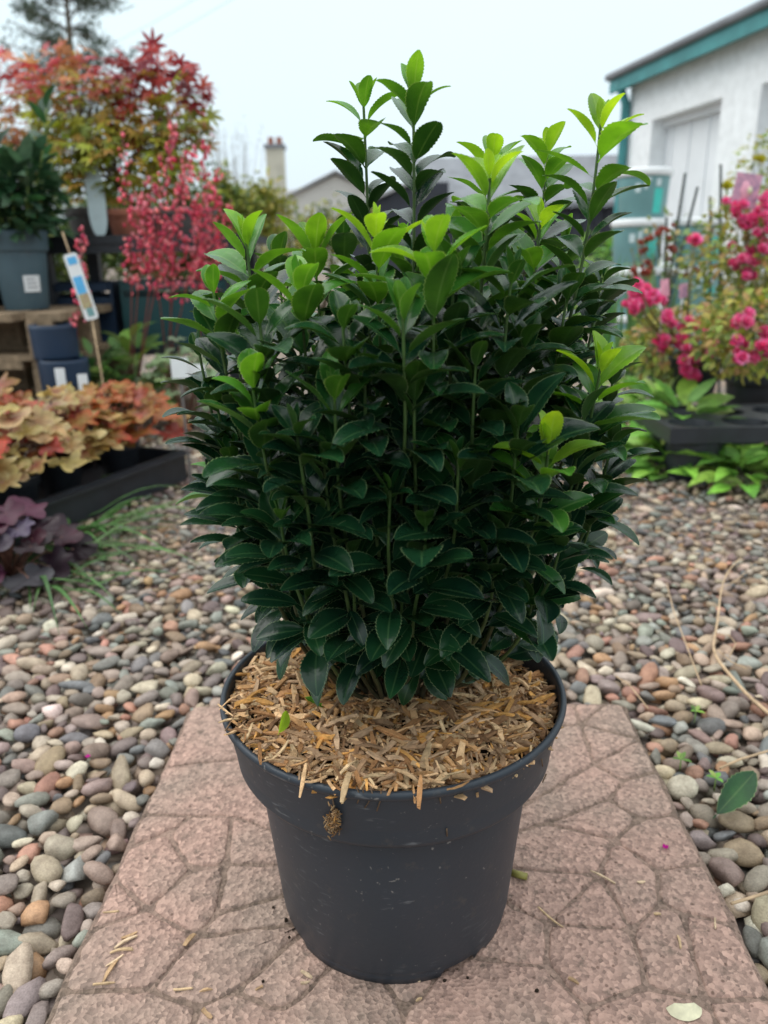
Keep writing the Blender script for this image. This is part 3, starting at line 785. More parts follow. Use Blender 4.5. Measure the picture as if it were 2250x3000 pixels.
for si, (xv, yv, Y, nodes, tipage) in enumerate(SHOOTS + BACK):
    T = at(xv, yv, Y)
    a_ = math.atan2(T[1] - POT[1], T[0] - POT[0])
    rb = min(0.032, 0.25 * math.hypot(T[0] - POT[0], T[1] - POT[1])) + 0.006
    R0 = np.array([POT[0] + rb * math.cos(a_) + rnd(-.015, .015), POT[1] + 0.035 + rb * math.sin(a_) + rnd(-.015, .015), 0.214])
    C1 = np.array([R0[0] + (T[0] - R0[0]) * 0.86, R0[1] + (T[1] - R0[1]) * 0.86, R0[2] + (T[2] - R0[2]) * (0.35 if T[2] > 0.4 else 0.3)])
    tt = np.linspace(0, 1, 40)[:, None]
    P = (1 - tt) ** 2 * R0 + 2 * tt * (1 - tt) * C1 + tt ** 2 * T
    wob = np.sin(tt * rnd(5, 9) + rnd(0, 6)) * 0.004 * np.sin(tt * math.pi)
    P = P + np.hstack([wob, -wob * 0.6, 0 * wob])
    seg = np.linalg.norm(np.diff(P, axis=0), axis=1); arc = np.concatenate([[0], np.cumsum(seg)]); total = arc[-1]
    st = MB()
    R_ = 0.0010 + 0.0014 * (1 - tt[:, 0]) ** 1.2
    fr_ = tt[:, 0][:, None]
    cc = np.array((0.045, 0.035, 0.022)) * (1 - fr_) + np.array((0.055, 0.11, 0.025)) * fr_
    cc = np.where(fr_ > 0.55, cc, np.array((0.045, 0.038, 0.024)) * (1 - fr_ / 0.55) + np.array((0.045, 0.06, 0.022)) * (fr_ / 0.55))
    tube(st, P, R_, 7, cap=False, col=np.repeat(cc, 7, axis=0))
    stemb.append(st)
    az = math.pi / 4 + rng.normal(0, 0.28); s_ = 0.0; k = 0
    vig = rnd(0.92, 1.12) * (1.0 if si < len(SHOOTS) else 0.95)
    while True:
        pos = total - s_
        if pos < 0.012 or (nodes and k > nodes + 4): break
        idx = min(np.searchsorted(arc, pos), 39); i0 = max(idx - 1, 0)
        f_ = (pos - arc[i0]) / max(arc[idx] - arc[i0], 1e-9) if idx > i0 else 0
        B = P[i0] + (P[idx] - P[i0]) * f_
        ax = nrm(P[min(idx + 1, 39)] - P[max(i0 - 1, 0)])
        if B[2] < 0.258 + rnd(-0.008, 0.016): break
        r_ = nrm(np.cross(ax, (0.3, 1, 0.2))); q_ = np.cross(ax, r_)
        low = np.clip((0.40 - B[2]) / 0.16, 0, 1)
        ang = [14, 27, 36, 41][k] if k < 4 else 46
        ang = ang + low * rnd(0, 60) + rng.normal(0, 9 + 8 * low)
        Lf = ([0.016, 0.029, 0.038, 0.042][k] if k < 4 else 0.043) * vig * rng.normal(1, 0.10)
        Lf *= 1 - 0.08 * low
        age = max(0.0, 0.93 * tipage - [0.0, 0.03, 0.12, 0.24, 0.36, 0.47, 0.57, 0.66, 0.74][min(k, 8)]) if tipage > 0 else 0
        for h in (0, 1):
            if k > 2 and random.random() < 0.08 + 0.30 * low: continue
            aa = az + h * math.pi + rng.normal(0, 0.18 + 0.35 * low)
            e_ = math.cos(aa) * r_ + math.sin(aa) * q_
            an = math.radians(ang + rng.normal(0, 6))
            d = math.cos(an) * ax + math.sin(an) * e_
            d = nrm(d + np.array([0, 0, -0.08 - 0.22 * low - rnd(0.1, 1.1) * np.clip((0.325 - B[2]) / 0.06, 0, 1)]) * (k > 2 or low > 0.5))
            up = math.sin(an) * ax - math.cos(an) * e_ + rng.normal(0, 0.10, 3)
            L1 = Lf * rng.normal(1, 0.06)
            V, F, E_ = leaf_local(L1, L1 * (rnd(0.46, 0.57) if k < 7 else rnd(0.40, 0.50)), rnd(0.25, 0.6) if k > 1 else rnd(0.4, 0.9), rnd(0.3, 0.95) * (1 if k > 0 else -0.3), rnd(0.0, 0.022), teeth=random.randint(12, 15), blunt=rnd(0.58, 0.8))
            V = place(V, B + e_ * 0.001, d, up)
            tipv = V[V.shape[0] // 7 * 7 - 4]
            if tipv[2] < 0.236 - rnd(0, 0.012) + rnd(0.15, 0.45) * max(0.0, 0.60 - tipv[1]) + 1.05 * max(0.0, abs(tipv[0] - POT[0]) - 0.085): continue
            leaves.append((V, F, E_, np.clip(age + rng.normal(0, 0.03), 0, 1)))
        s_ += (0.005 if k == 0 else 0.009 if k == 1 else 0.010 if k == 2 else rnd(0.0085, 0.0112) if k < 8 else rnd(0.0115, 0.0160))
        az += math.pi / 2 + rng.normal(0, 0.12); k += 1
for st in stemb: st.build('stem', M['stem'], shrub)
# which leaves show: cast sight lines
allV = np.vstack([l[0] for l in leaves]); off = 0; tris = []; own = []
for q, l in enumerate(leaves):
    tris.append(l[1] + off); own += [q] * len(l[1]); off += len(l[0])
bv = BVHTree.FromPolygons([tuple(v) for v in allV], [tuple(int(z) for z in f) for f in np.vstack(tris)])
vis = np.zeros(len(leaves)); cv = Vector(CAM)
for q, l in enumerate(leaves):
    V = l[0]; n_ = len(V)
    cen = V[n_ // 2]
    fa = V[l[1]]; cr = np.cross(fa[:, 1] - fa[:, 0], fa[:, 3] - fa[:, 0]).sum(0)
    area = abs(cr @ nrm(cen - CAM))
    hit = 0; samp = list(range(10, n_ - 3, 13))
    for s_ in samp:
        d = Vector(V[s_]) - cv; L_ = d.length
        loc, nn, fi, dist = bv.ray_cast(cv, d.normalized(), L_ - 0.0006)
        if loc is None or own[fi] == q: hit += 1
    vis[q] = area * hit / len(samp)
best = set(np.argsort(-vis)[:298].tolist())
inner = MB()
for q, (V, F, E_, age) in enumerate(leaves):
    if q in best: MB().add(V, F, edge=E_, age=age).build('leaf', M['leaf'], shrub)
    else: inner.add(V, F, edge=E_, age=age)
inner.build('inner_foliage', M['leaf'], shrub, kind='stuff')

# ------------------------------------------------------------------ plant pieces for the surroundings
def ovate(L_, W_, fold=0.3, curl=0.4, n_=7):
    t = np.linspace(0, 1, n_); w_ = np.maximum(np.sin(math.pi * np.clip(t, 0, 1) ** 0.85) ** 0.85, 0.03) * W_ / 2
    th = curl * t; y = np.concatenate([[0], np.cumsum(np.cos(th) * L_ / (n_ - 1))[:-1]]); z = np.concatenate([[0], np.cumsum(-np.sin(th) * L_ / (n_ - 1))[:-1]])
    V = np.zeros((n_, 3, 3))
    for c_, v in enumerate((-1, 0, 1)): V[:, c_] = np.stack([v * w_, y, z + fold * abs(v) * w_], -1)
    i = np.arange(n_ - 1)[:, None] * 3; j = np.arange(2)[None]
    return V.reshape(-1, 3), np.stack([i + j, i + j + 1, i + j + 4, i + j + 3], -1).reshape(-1, 4)
def lobed(R_, lobes=7, depth=0.6, sharp=1.0, ruff=0.06, cup=0.1, gap=0.5):
    """palmate or ruffled leaf: fan of lobes around the petiole, origin at the petiole"""
    n_ = lobes * 6
    th = np.linspace(-math.pi + gap / 2, math.pi - gap / 2, n_ + 1)
    ph = (np.arange(n_ + 1) / 6.0) % 1.0
    prof = (1 - np.abs(2 * ph - 1)) ** sharp
    r_ = R_ * (1 - depth + depth * prof) * (0.62 + 0.38 * np.cos(th / 2) ** 1.0)
    d_ = np.stack([np.sin(th), np.cos(th)], -1)
    rings = []
    kk = random.randint(4, 6); p0 = rnd(0, 6)
    for f_ in (0.45, 0.75, 1.0):
        rr_ = R_ * 0.4 * (f_ if f_ < 0.6 else 1) * (1 - f_) + r_ * f_
        z = cup * rr_ ** 2 / R_ + ruff * R_ * f_ ** 2 * np.sin(kk * th + p0)
        rings.append(np.column_stack([d_ * rr_[:, None], z]))
    V = np.vstack([[[0, 0, 0]]] + rings); m_ = n_ + 1
    k = np.arange(n_)
    F3 = np.stack([np.zeros(n_, int), 1 + k + 1, 1 + k], -1)
    F4 = np.vstack([np.stack([1 + a * m_ + k, 1 + a * m_ + k + 1, 1 + (a + 1) * m_ + k + 1, 1 + (a + 1) * m_ + k], -1) for a in (0, 1)])
    frac = np.concatenate([[0], np.repeat([0.45, 0.75, 1.0], m_)])
    return V, F3, F4, frac
def add_lobed(mb, base, d, up, R_, c_in, c_out, **kw):
    V, F3, F4, fr_ = lobed(R_, **kw)
    Vw = place(V, base, d, up)
    cc = np.asarray(c_in)[None] * (1 - fr_[:, None]) + np.asarray(c_out)[None] * fr_[:, None]
    n0 = mb.n
    mb.add(Vw, F4, col=np.clip(cc, 0, 1)); mb.f.setdefault(3, []).append(F3 + n0)
def pick(pal):
    return np.array(random.choice(pal)) * rnd(0.75, 1.25) * rng.normal(1, 0.06, 3)
def pot_on(name, c, R_, H_, mat, label, group=None, soil=True):
    t = thing(name, c, label, 'plant pot', group)
    mb = MB(); lathe(mb, [(R_ * .70, 0.0), (R_ * .72, 0.002), (R_ * .88, H_ * .74), (R_ * .885, H_ * .75)], c, 40); mb.build('pot_wall', mat, t)
    mb = MB(); lathe(mb, [(R_ * .87, H_ * .748), (R_ * .95, H_ * .74), (R_ * .96, H_ * .76), (R_, H_ * .97), (R_, H_), (R_ * .95, H_), (R_ * .9, H_ * .8)], c, 40); mb.build('collar', mat, t)
    mb = MB(); lathe(mb, [(R_ * .92, H_ * .9), (0.001, H_ * .93)], c, 24); mb.build('soil', M['soil'], t)
    return t

# ------------------------------------------------------------------ left: pallets and blue-grey pots
LP = at(60, 668, 2.9)
PZ = float(LP[2])
pal = thing('wooden_pallet_stack', (LP[0] - 0.15, 3.05, -0.04), 'stack of rough weathered wooden pallets under the blue-grey pots', 'pallet')
hz_ = PZ + 0.04
lev = 3; lh = hz_ / lev
for q in range(lev):
    z0 = -0.04 + q * lh
    for k in range(5):
        mb = MB(); box(mb, (LP[0] - 0.42 + k * 0.142 + rnd(-.008, .008), 3.05 + rnd(-.015, .015), z0 + lh - 0.014), (0.115, 0.80, 0.026), rnd(-.02, .02)); mb.build('board', M['wood'], pal, smooth=False)
    for k in range(3):
        for l_ in range(3):
            mb = MB(); box(mb, (LP[0] - 0.40 + k * 0.27, 2.70 + l_ * 0.34, z0 + lh / 2 - 0.010), (0.09, 0.10, lh - 0.035)); mb.build('block', M['wood'], pal, smooth=False)
    for k in range(3):
        mb = MB(); box(mb, (LP[0] - 0.13, 2.70 + k * 0.34, z0 + 0.009), (0.70, 0.095, 0.017)); mb.build('bottom_board', M['wood'], pal, smooth=False)
for k, (xv, Y, lab) in enumerate([(60, 2.9, 'blue-grey plastic pot with a white sticker on the pallets'), (-62, 2.92, 'blue-grey plastic pot cut by the picture edge beside the stickered pot')]):
    c = at(xv, 668, Y); c[2] = PZ + 0.0005
    t = pot_on('plant_pot', c, 0.104, 0.268, M['bluepot'], lab, 'blue-grey pots on the pallets')
    if k == 0:
        mb = MB(); lathe(mb, [(0.0865, 0.062), (0.0905, 0.118)], c, 10, -1.15, -0.52); s_ = mb.build('sticker', M['white'], t)
        for q in range(3):
            mb = MB(); rr_ = 0.0875 + q * 0.0012; z_ = 0.075 + q * 0.014
            lathe(mb, [(rr_ + 0.001, z_), (rr_ + 0.0013, z_ + 0.004)], c, 8, -1.05, -0.62 - 0.06 * q); mb.build('print_line', M['ink'], s_)
    sh = thing('laurel_shrub', (c[0], c[1], c[2] + 0.24), ['glossy green shrub with narrow leaves in the stickered blue-grey pot', 'glossy green shrub cut by the picture edge in the second blue-grey pot'][k], 'shrub', 'green shrubs in blue-grey pots')
    nl = 0
    for s_ in range(19):
        a = s_ * 2.4; rr_ = 0.14 * math.sqrt((s_ + .5) / 19)
        top = c + np.array([rr_ * math.cos(a) * 1.15, rr_ * math.sin(a), rnd(0.47, 0.70) - rr_ * 0.6])
        if s_ == 5 and k == 0: top = at(100, 235, 2.82)
        bs = c + np.array([rr_ * .35 * math.cos(a), rr_ * .35 * math.sin(a), 0.24])
        mb = MB(); tt = np.linspace(0, 1, 8)[:, None]
        P = bs + (top - bs) * tt + np.array([math.cos(a), math.sin(a), 0]) * 0.03 * np.sin(tt * math.pi)
        tube(mb, P, np.linspace(0.005, 0.0025, 8), 5, col=(0.17, 0.24, 0.06)); mb.build('stem', M['stem'], sh)
        for q in range(13):
            f_ = 1 - (q / 13.0) ** 1.1 * 0.9
            B = bs + (top - bs) * f_ + np.array([math.cos(a), math.sin(a), 0]) * 0.03 * math.sin(f_ * math.pi)
            aa = q * 2.39 + a; an = math.radians(25 + q * 6)
            d = np.array([math.sin(an) * math.cos(aa), math.sin(an) * math.sin(aa), math.cos(an)])
            V, F = ovate(rnd(0.085, 0.125), rnd(0.036, 0.05), 0.3, rnd(0.2, 0.8))
            V = place(V, B, d, (0, 0, 1) + rng.normal(0, .2, 3))
            c_ = pick([(0.05, 0.15, 0.05), (0.04, 0.11, 0.05), (0.09, 0.17, 0.09), (0.03, 0.08, 0.035)])
            MB().add(V, F, col=c_).build('leaf', M['foliage'], sh); nl += 1
    low_ = MB()
    for q in range(170):
        a = rnd(0, 6.28); rr_ = 0.15 * math.sqrt(random.random()); B = c + np.array([rr_ * math.cos(a), rr_ * math.sin(a), rnd(0.25, 0.46)])
        V, F = ovate(rnd(0.07, 0.11), rnd(0.03, 0.045), 0.3, rnd(0.2, 0.8))
        low_.add(place(V, B, (math.cos(a), math.sin(a), rnd(-.5, .8)), (0, 0, 1) + rng.normal(0, .3, 3)), F, col=pick([(0.04, 0.11, 0.05), (0.07, 0.14, 0.08), (0.03, 0.08, 0.035)]))
    low_.build('lower_foliage', M['foliage'], sh, kind='stuff')
# (lower leaves of the laurels are part of the loops above)
# small pots pushed in below the pallet boards
for xv, yv, Y, lab in [(122, 760, 2.62, 'small blue-grey pot coloured dark as if shaded, tucked in beside the upper pallet boards'), (150, 860, 2.55, 'small blue-grey pot coloured dark as if shaded, standing on the ground by the pallets')]:
    c = at(xv, yv, Y); c[2] = -0.03
    h_ = float(at(xv, 700 if yv < 800 else 775, Y)[2]) + 0.03
    pot_on('plant_pot', c, 0.075, h_, M['navy'], lab)  # blue-grey pots; their dimness under the boards is put into the dark colour

# ------------------------------------------------------------------ left: bench with potted maples
BZ = float(at(300, 512, 3.4)[2])
bench = thing('display_bench', (-1.15, 3.55, -0.05), 'long black display bench carrying the potted maples', 'bench')
for k in range(6):
    mb = MB(); box(mb, (-1.32, 3.16 + k * 0.125, BZ - 0.016), (1.62, 0.115, 0.03)); mb.build('slat', M['blackplastic'], bench, smooth=False)
for x in (-2.05, -1.32, -0.60):
    for y in (3.2, 3.75):
        mb = MB(); box(mb, (x, y, (BZ - 0.03) / 2 - 0.03), (0.05, 0.05, BZ + 0.02)); mb.build('leg', M['blackplastic'], bench, smooth=False)
for y, z in ((3.17, 0.25), (3.78, 0.25), (3.48, 0.25)):
    mb = MB(); box(mb, (-1.32, y, z), (1.56, 0.07, 0.03)); mb.build('lower_shelf', M['blackplastic'], bench, smooth=False)
mb = MB(); box(mb, (-1.32, 3.12, BZ - 0.035), (1.60, 0.02, 0.06)); mb.build('front_rail', M['blackplastic'], bench, smooth=False)
# crates and pots below the bench
crate_spec = [(-1.75, 3.42, 'black'), (-1.28, 3.45, 'navy'), (-0.82, 3.42, 'teal')]
M['tealcrate'] = pmat('dark_teal_crate', (0.01, 0.055, 0.06), 0.5, var=0.2, scale=10)
for x, y, cname in crate_spec:
    mm = {'black': M['blackplastic'], 'navy': M['navy'], 'teal': M['tealcrate']}[cname]
    t = thing('plastic_crate', (x, y, 0.266), {'black': 'black plastic crate on the shelf below the bench', 'navy': 'navy blue plastic crate on the shelf below the bench', 'teal': 'dark teal plastic crate on the shelf below the bench'}[cname], 'crate')
    mb = MB(); w_, d_, h_ = 0.42, 0.50, 0.24
    box(mb, (x, y, 0.272), (w_, d_, 0.012)); mb.build('crate_base', mm, t, smooth=False)
    for sx in (-1, 1):
        mb = MB(); box(mb, (x + sx * (w_ / 2 - 0.006), y, 0.278 + h_ / 2), (0.012, d_, h_)); mb.build('end_panel', mm, t, smooth=False)
    for sy in (-1, 1):
        mb = MB(); box(mb, (x, y + sy * (d_ / 2 - 0.006), 0.278 + h_ / 2 - 0.03), (w_ - 0.026, 0.012, h_ - 0.06)); mb.build('side_panel', mm, t, smooth=False)
        mb = MB(); box(mb, (x, y + sy * (d_ / 2 - 0.001), 0.278 + h_ - 0.02), (w_ - 0.026, 0.022, 0.03)); mb.build('crate_rim', mm, t, smooth=False)

def maple(c, poth, potR, potmat, crown_c, crown_r, pals, nleaf, label, potlabel, Rl=(0.035, 0.055), depth=0.72):
    pot_on('plant_pot', c, potR, poth, potmat, potlabel)
    b = np.array([c[0], c[1], c[2] + poth * 0.92])
    t = thing('maple_tree', b, label, 'tree')
    cc = np.asarray(crown_c, float); mb = MB()
    tips = []
    P = np.array([b + (cc - b) * f_ + np.array([0.02 * math.sin(f_ * 6), 0.02 * math.cos(f_ * 5), 0]) for f_ in np.linspace(0, 0.85, 8)])
    tube(mb, P, np.linspace(0.011, 0.006, 8), 6); mb.build('trunk', M['bark'], t)
    for q in range(12):
        f_ = rnd(0.35, 0.85); s0 = b + (cc - b) * f_
        dv = nrm(rng.normal(0, 1, 3) + (0, 0, 0.35)); e0 = cc + dv * np.asarray(crown_r) * rnd(0.5, 0.85)
        mb = MB(); tt = np.linspace(0, 1, 6)[:, None]
        tube(mb, s0 + (e0 - s0) * tt + np.array([0, 0, 0.05]) * np.sin(tt * math.pi), np.linspace(0.005, 0.0015, 6), 5); mb.build('branch', M['bark'], t)
    for q in range(nleaf):
        dv = nrm(rng.normal(0, 1, 3)); rr_ = rnd(0.25, 1.0) ** 0.5
        p = cc + dv * np.asarray(crown_r) * rr_
        zf = (dv[2] * rr_ + 1) / 2
        pal_ = pals[0] if zf > rnd(0.45, 0.75) else pals[1]
        d = nrm(np.array([dv[0], dv[1], -0.15]) + rng.normal(0, 0.35, 3))
        up = np.array([0, -0.35, 1]) + rng.normal(0, 0.4, 3)
        c_ = pick(pal_)
        mb = MB(); add_lobed(mb, p, d, up, rnd(*Rl), c_ * 0.9, c_, lobes=7, depth=depth, sharp=1.1, ruff=0.05, cup=-0.25, gap=0.9)
        mb.build('leaf', M['foliage'], t)
RED = [(0.42, 0.035, 0.03), (0.30, 0.02, 0.03), (0.50, 0.06, 0.03), (0.22, 0.02, 0.04)]
PINK = [(0.62, 0.10, 0.12), (0.70, 0.18, 0.16), (0.55, 0.06, 0.09), (0.62, 0.22, 0.12)]
ORG_ = [(0.55, 0.22, 0.08), (0.62, 0.33, 0.12), (0.55, 0.12, 0.07), (0.48, 0.35, 0.05)]
YG = [(0.42, 0.42, 0.04), (0.32, 0.35, 0.03), (0.45, 0.28, 0.05), (0.22, 0.26, 0.04)]
def on_bench(xv, Y):
    p = at(xv, 505, Y); p[2] = BZ + 0.0002; return p
maple(on_bench(205, 3.45), 0.115, 0.115, M['greypot'], at(165, 235, 3.45), (0.23, 0.18, 0.25), (PINK + ORG_, YG), 280, 'orange and pink leaved maple with yellow-green lower leaves on the bench', 'taupe pot of the orange maple on the bench')
maple(on_bench(390, 3.40), 0.105, 0.16, M['greypot'], at(340, 240, 3.40), (0.23, 0.18, 0.25), (RED, YG + RED[:1]), 260, 'dark red leaved maple at the end of the bench', 'wide taupe pot of the dark red maple on the bench', Rl=(0.04, 0.065))
maple(on_bench(-40, 3.55), 0.115, 0.12, M['greypot'], at(-15, 225, 3.55), (0.24, 0.18, 0.22), (PINK + RED, ORG_), 150, 'pinkish red maple behind the glossy green shrub', 'taupe pot of the pinkish red maple')
maple(on_bench(285, 3.34), 0.10, 0.10, M['terracotta'], at(235, 345, 3.30), (0.34, 0.10, 0.17), (YG, YG), 295, 'yellow-green maple filling the gap between the red and orange maples', 'terracotta pot of the yellow-green maple')
# pale label and small dark red pot between the maples
p = at(212, 470, 3.25)
t = thing('plant_label', (p[0], p[1], BZ), 'pale grey oval plant label standing in front of the orange maple', 'label')
mb = MB(); a = np.linspace(0, 2 * math.pi, 28, endpoint=False)
h_ = float(at(212, 355, 3.25)[2]) - BZ
for y_, sgn in ((p[1], 1), (p[1] + 0.003, -1)):
    pass
V = np.array([[p[0] + 0.036 * math.copysign(abs(math.cos(q)) ** 0.7, math.cos(q)), p[1] + yy, BZ + h_ / 2 + (h_ / 2) * math.copysign(abs(math.sin(q)) ** 0.7, math.sin(q))] for yy in (0, 0.003) for q in a])
k = np.arange(28); mb.add(V, np.stack([k, (k + 1) % 28, 28 + (k + 1) % 28, 28 + k], -1)); mb.f[28] = [np.arange(28)[None], np.arange(55, 27, -1)[None]]
mb.build('label_plate', M['whiteprint'], t, smooth=False)

# ------------------------------------------------------------------ coral bells (pink sprays)
PKB = [(0.78, 0.14, 0.21), (0.85, 0.24, 0.30), (0.68, 0.08, 0.15), (0.88, 0.34, 0.38)]
def bell(mb, p, r_, c_):
    V, F = ICO[1]
    mb.add(V * np.array([r_, r_, r_ * 1.35]) + p, F, col=c_)
def coral(base, stems, label, Y, leafpal, nleaf, Rleaf=0.035):
    t = thing('coral_bells_plant', base, label, 'flower', 'pink coral bells')
    for (x0, y0, x1, y1, dense) in stems:
        A = np.array(base) + rng.normal(0, 0.02, 3) * (1, 1, 0); Mx = at(x0, y0, Y + rnd(-.06, .06)); T = at(x1, y1, Y + rnd(-.1, .1))
        tt = np.linspace(0, 1, 14)[:, None]
        P = (1 - tt) ** 2 * A + 2 * tt * (1 - tt) * (Mx * 1.0) + tt ** 2 * T
        mb = MB(); tube(mb, P, np.linspace(0.0032, 0.0011, 14), 5, col=(0.26, 0.07, 0.06)); s_ = mb.build('flower_stem', M['stem'], t)
        mb = MB()
        for q in range(int(dense * 1.25)):
            f_ = rnd(0.56, 1.0); B = P[int(f_ * 13)] + (P[min(int(f_ * 13) + 1, 13)] - P[int(f_ * 13)]) * rnd(0, 1)
            w_ = 0.055 * (1.15 - f_) + 0.012
            dv = rng.normal(0, 1, 3) * (1, 1, 0.5); e_ = B + nrm(dv) * rnd(0.3, 1) * w_
            tube(mb, [B, (B + e_) / 2 + (0, 0, 0.004), e_], 0.0006, 3, cap=False, col=(0.35, 0.08, 0.09))
            bell(mb, e_ - np.array([0, 0, 0.004]), rnd(0.0035, 0.0068), pick(PKB))
        mb.build('flower_spray', M['petal'], t, kind='stuff')
    for q in range(nleaf):
        a = rnd(0, 6.28); rr_ = rnd(0.02, 0.11); p = np.array(base) + (rr_ * math.cos(a), rr_ * math.sin(a), rnd(0.05, 0.15))
        mb = MB(); tube(mb, [np.array(base), (np.array(base) + p) / 2 + (0, 0, 0.02), p], 0.0016, 4, col=(0.2, 0.12, 0.06)); pt_ = mb.build('leaf_stalk', M['stem'], t)
        mb = MB(); c_ = pick(leafpal)
        add_lobed(mb, p, (math.cos(a), math.sin(a), -0.2), np.array([0, -0.3, 1]) + rng.normal(0, .25, 3), Rleaf * rnd(0.8, 1.3), c_ * 0.85, c_, lobes=7, depth=0.22, sharp=0.7, ruff=0.07, cup=0.1, gap=0.3)
        mb.build('leaf', M['foliage'], t)
GL = [(0.12, 0.25, 0.045), (0.20, 0.33, 0.06), (0.08, 0.17, 0.04), (0.25, 0.33, 0.12)]
def gpt(xv, yv, z=-0.02):
    p = atz(xv, yv, z); return p
coral(gpt(285, 905), [(300, 640, 265, 300, 60), (330, 560, 375, 270, 80), (290, 600, 330, 380, 60), (310, 640, 430, 300, 60)], 'coral bells with tall pink sprays rising before the bench', 2.5, GL, 18)
coral(gpt(360, 880), [(370, 600, 405, 330, 80), (400, 650, 450, 400, 70), (350, 600, 300, 420, 70), (380, 620, 350, 470, 50)], 'coral bells with dense pink sprays beside the first clump', 2.55, GL, 18)
coral(gpt(430, 870), [(440, 650, 470, 360, 80), (430, 640, 425, 430, 70), (445, 640, 500, 430, 60), (430, 640, 440, 300, 60)], 'coral bells with pink sprays next to the evergreen shrub', 2.6, GL, 16)
coral(gpt(180, 900), [(160, 700, 180, 490, 46)], 'coral bells with one short crimson spray near the plant label', 2.45, GL, 10)

# tilted picture label
pA, pB = at(150, 548, 2.3), at(200, 690, 2.3)
lab = thing('plant_label', (pB[0], pB[1], pB[2] - 0.02), 'tilted white and blue picture label hanging over the coral bells', 'label')
ax_ = nrm(pB - pA); wd = nrm(np.cross(ax_, (0, 1, 0))); Lh = np.linalg.norm(pB - pA); Wd = 0.040
def lab_plate(name, u0, u1, w0, w1, off, mat, parent, rnd_c=0.0):
    pts = []
    for (a_, b_) in ((u0, w0), (u1, w0), (u1, w1), (u0, w1)): pts.append((a_, b_))
    if rnd_c:
        o = []
        for (a_, b_) in pts:
            ca = u0 + rnd_c if a_ == u0 else u1 - rnd_c; cb = w0 + rnd_c if b_ == w0 else w1 - rnd_c
            sa = -1 if a_ == u0 else 1; sb_ = -1 if b_ == w0 else 1
            arc_ = [(ca + sa * rnd_c * math.cos(q), cb + sb_ * rnd_c * math.sin(q)) for q in np.linspace(0, math.pi / 2, 5)]
            if sa * sb_ < 0: arc_ = arc_[::-1]
            o += arc_ if sa * sb_ > 0 or True else arc_
        c0 = np.mean(o, axis=0); o.sort(key=lambda p_: math.atan2(p_[1] - c0[1], p_[0] - c0[0])); pts = o
    mb = MB(); n_ = len(pts)
    V = np.array([pA + ax_ * a_ + wd * b_ + np.array([0, -off - 0.0008 * q, 0]) for q in (0, 1) for (a_, b_) in pts])
    k = np.arange(n_); mb.add(V, np.stack([k, (k + 1) % n_, n_ + (k + 1) % n_, n_ + k], -1)); mb.f.setdefault(n_, []).append(np.arange(n_)[None]); mb.f[n_].append(np.arange(2 * n_ - 1, n_ - 1, -1)[None])
    return mb.build(name, mat, parent, smooth=False)
pl = lab_plate('label_plate', 0, Lh, -Wd / 2, Wd / 2, 0, M['white'], lab, 0.008)
lab_plate('print_panel', Lh * .05, Lh * .16, -Wd * .30, Wd * .36, 0.0012, M['blueprint'], pl)
lab_plate('print_panel', Lh * .34, Lh * .60, -Wd * .36, Wd * .30, 0.0012, M['blueprint'], pl)
lab_plate('print_panel', Lh * .602, Lh * .82, -Wd * .38, Wd * .34, 0.0012, M['flowerprint'], pl)
lab_plate('print_panel', Lh * .822, Lh * .95, -Wd * .20, Wd * .30, 0.0012, M['tub'], pl)
mb = MB(); tube(mb, [pA - ax_ * 0.06 + (0, 0.004, 0.0), pA + ax_ * 0.02 + (0, 0.004, 0), at(165, 620, 2.36)], 0.0022, 5); mb.build('label_tie', M['drystem'], lab)
mb = MB(); tube(mb, [pB + ax_ * -0.02 + (0, 0.006, 0), np.array([pB[0] + 0.01, pB[1] + 0.02, -0.03])], 0.0025, 5); mb.build('support_stem', M['drystem'], lab)

# ------------------------------------------------------------------ green low plants and white labels behind the orange leaves
def clump(name, label, base, n_, Rc, Hc, Ll, Wl, pal_, cat='plant', group=None, shape='ovate', lean=0.6, Rl=0.04, inout=None, kw=None):
    t = thing(name, base, label, cat, group)
    base = np.array(base, float)
    for q in range(n_):
        a = q * 2.399 + rnd(-.3, .3); f_ = math.sqrt((q + 0.5) / n_)
        p = base + np.array([Rc * f_ * math.cos(a), Rc * f_ * math.sin(a), Hc * (1 - 0.75 * f_ ** 2) * rnd(0.75, 1.1)])
        c_ = pick(pal_)
        if shape == 'ovate':
            V, F = ovate(rnd(*Ll), rnd(*Wl), 0.25, rnd(0.3, 1.1), 8)
            d = np.array([math.cos(a) * lean, math.sin(a) * lean, 1 - f_ * 0.8]) + rng.normal(0, .15, 3)
            V = place(V, base + (p - base) * np.array([0.6, 0.6, 0.55]), d, np.array([0, -.2, 1]) + rng.normal(0, .2, 3))
            MB().add(V, F, col=c_).build('leaf', M['foliage'], t)
        else:
            mb = MB(); tube(mb, [base, base * 0.45 + p * 0.55 + (0, 0, Hc * 0.15), p], 0.0017, 4, col=(0.22, 0.10, 0.07)); mb.build('leaf_stalk', M['stem'], t)
            ci = c_ if inout is None else pick(inout)
            mb = MB()
            add_lobed(mb, p, np.array([math.cos(a), math.sin(a), -0.15]), np.array([0.25 * math.cos(a), 0.25 * math.sin(a) - 0.45, 1]) + rng.normal(0, .22, 3), Rl * rnd(0.75, 1.3), ci, c_, **(kw or dict(lobes=7, depth=0.42, sharp=0.75, ruff=0.15, cup=0.12, gap=0.3)))
            mb.build('leaf', M['foliage'], t)
    return t
clump('leafy_plant', 'fresh green low plant growing at the foot of the coral bells', gpt(300, 930), 60, 0.22, 0.62, (0.07, 0.12), (0.035, 0.055), GL)
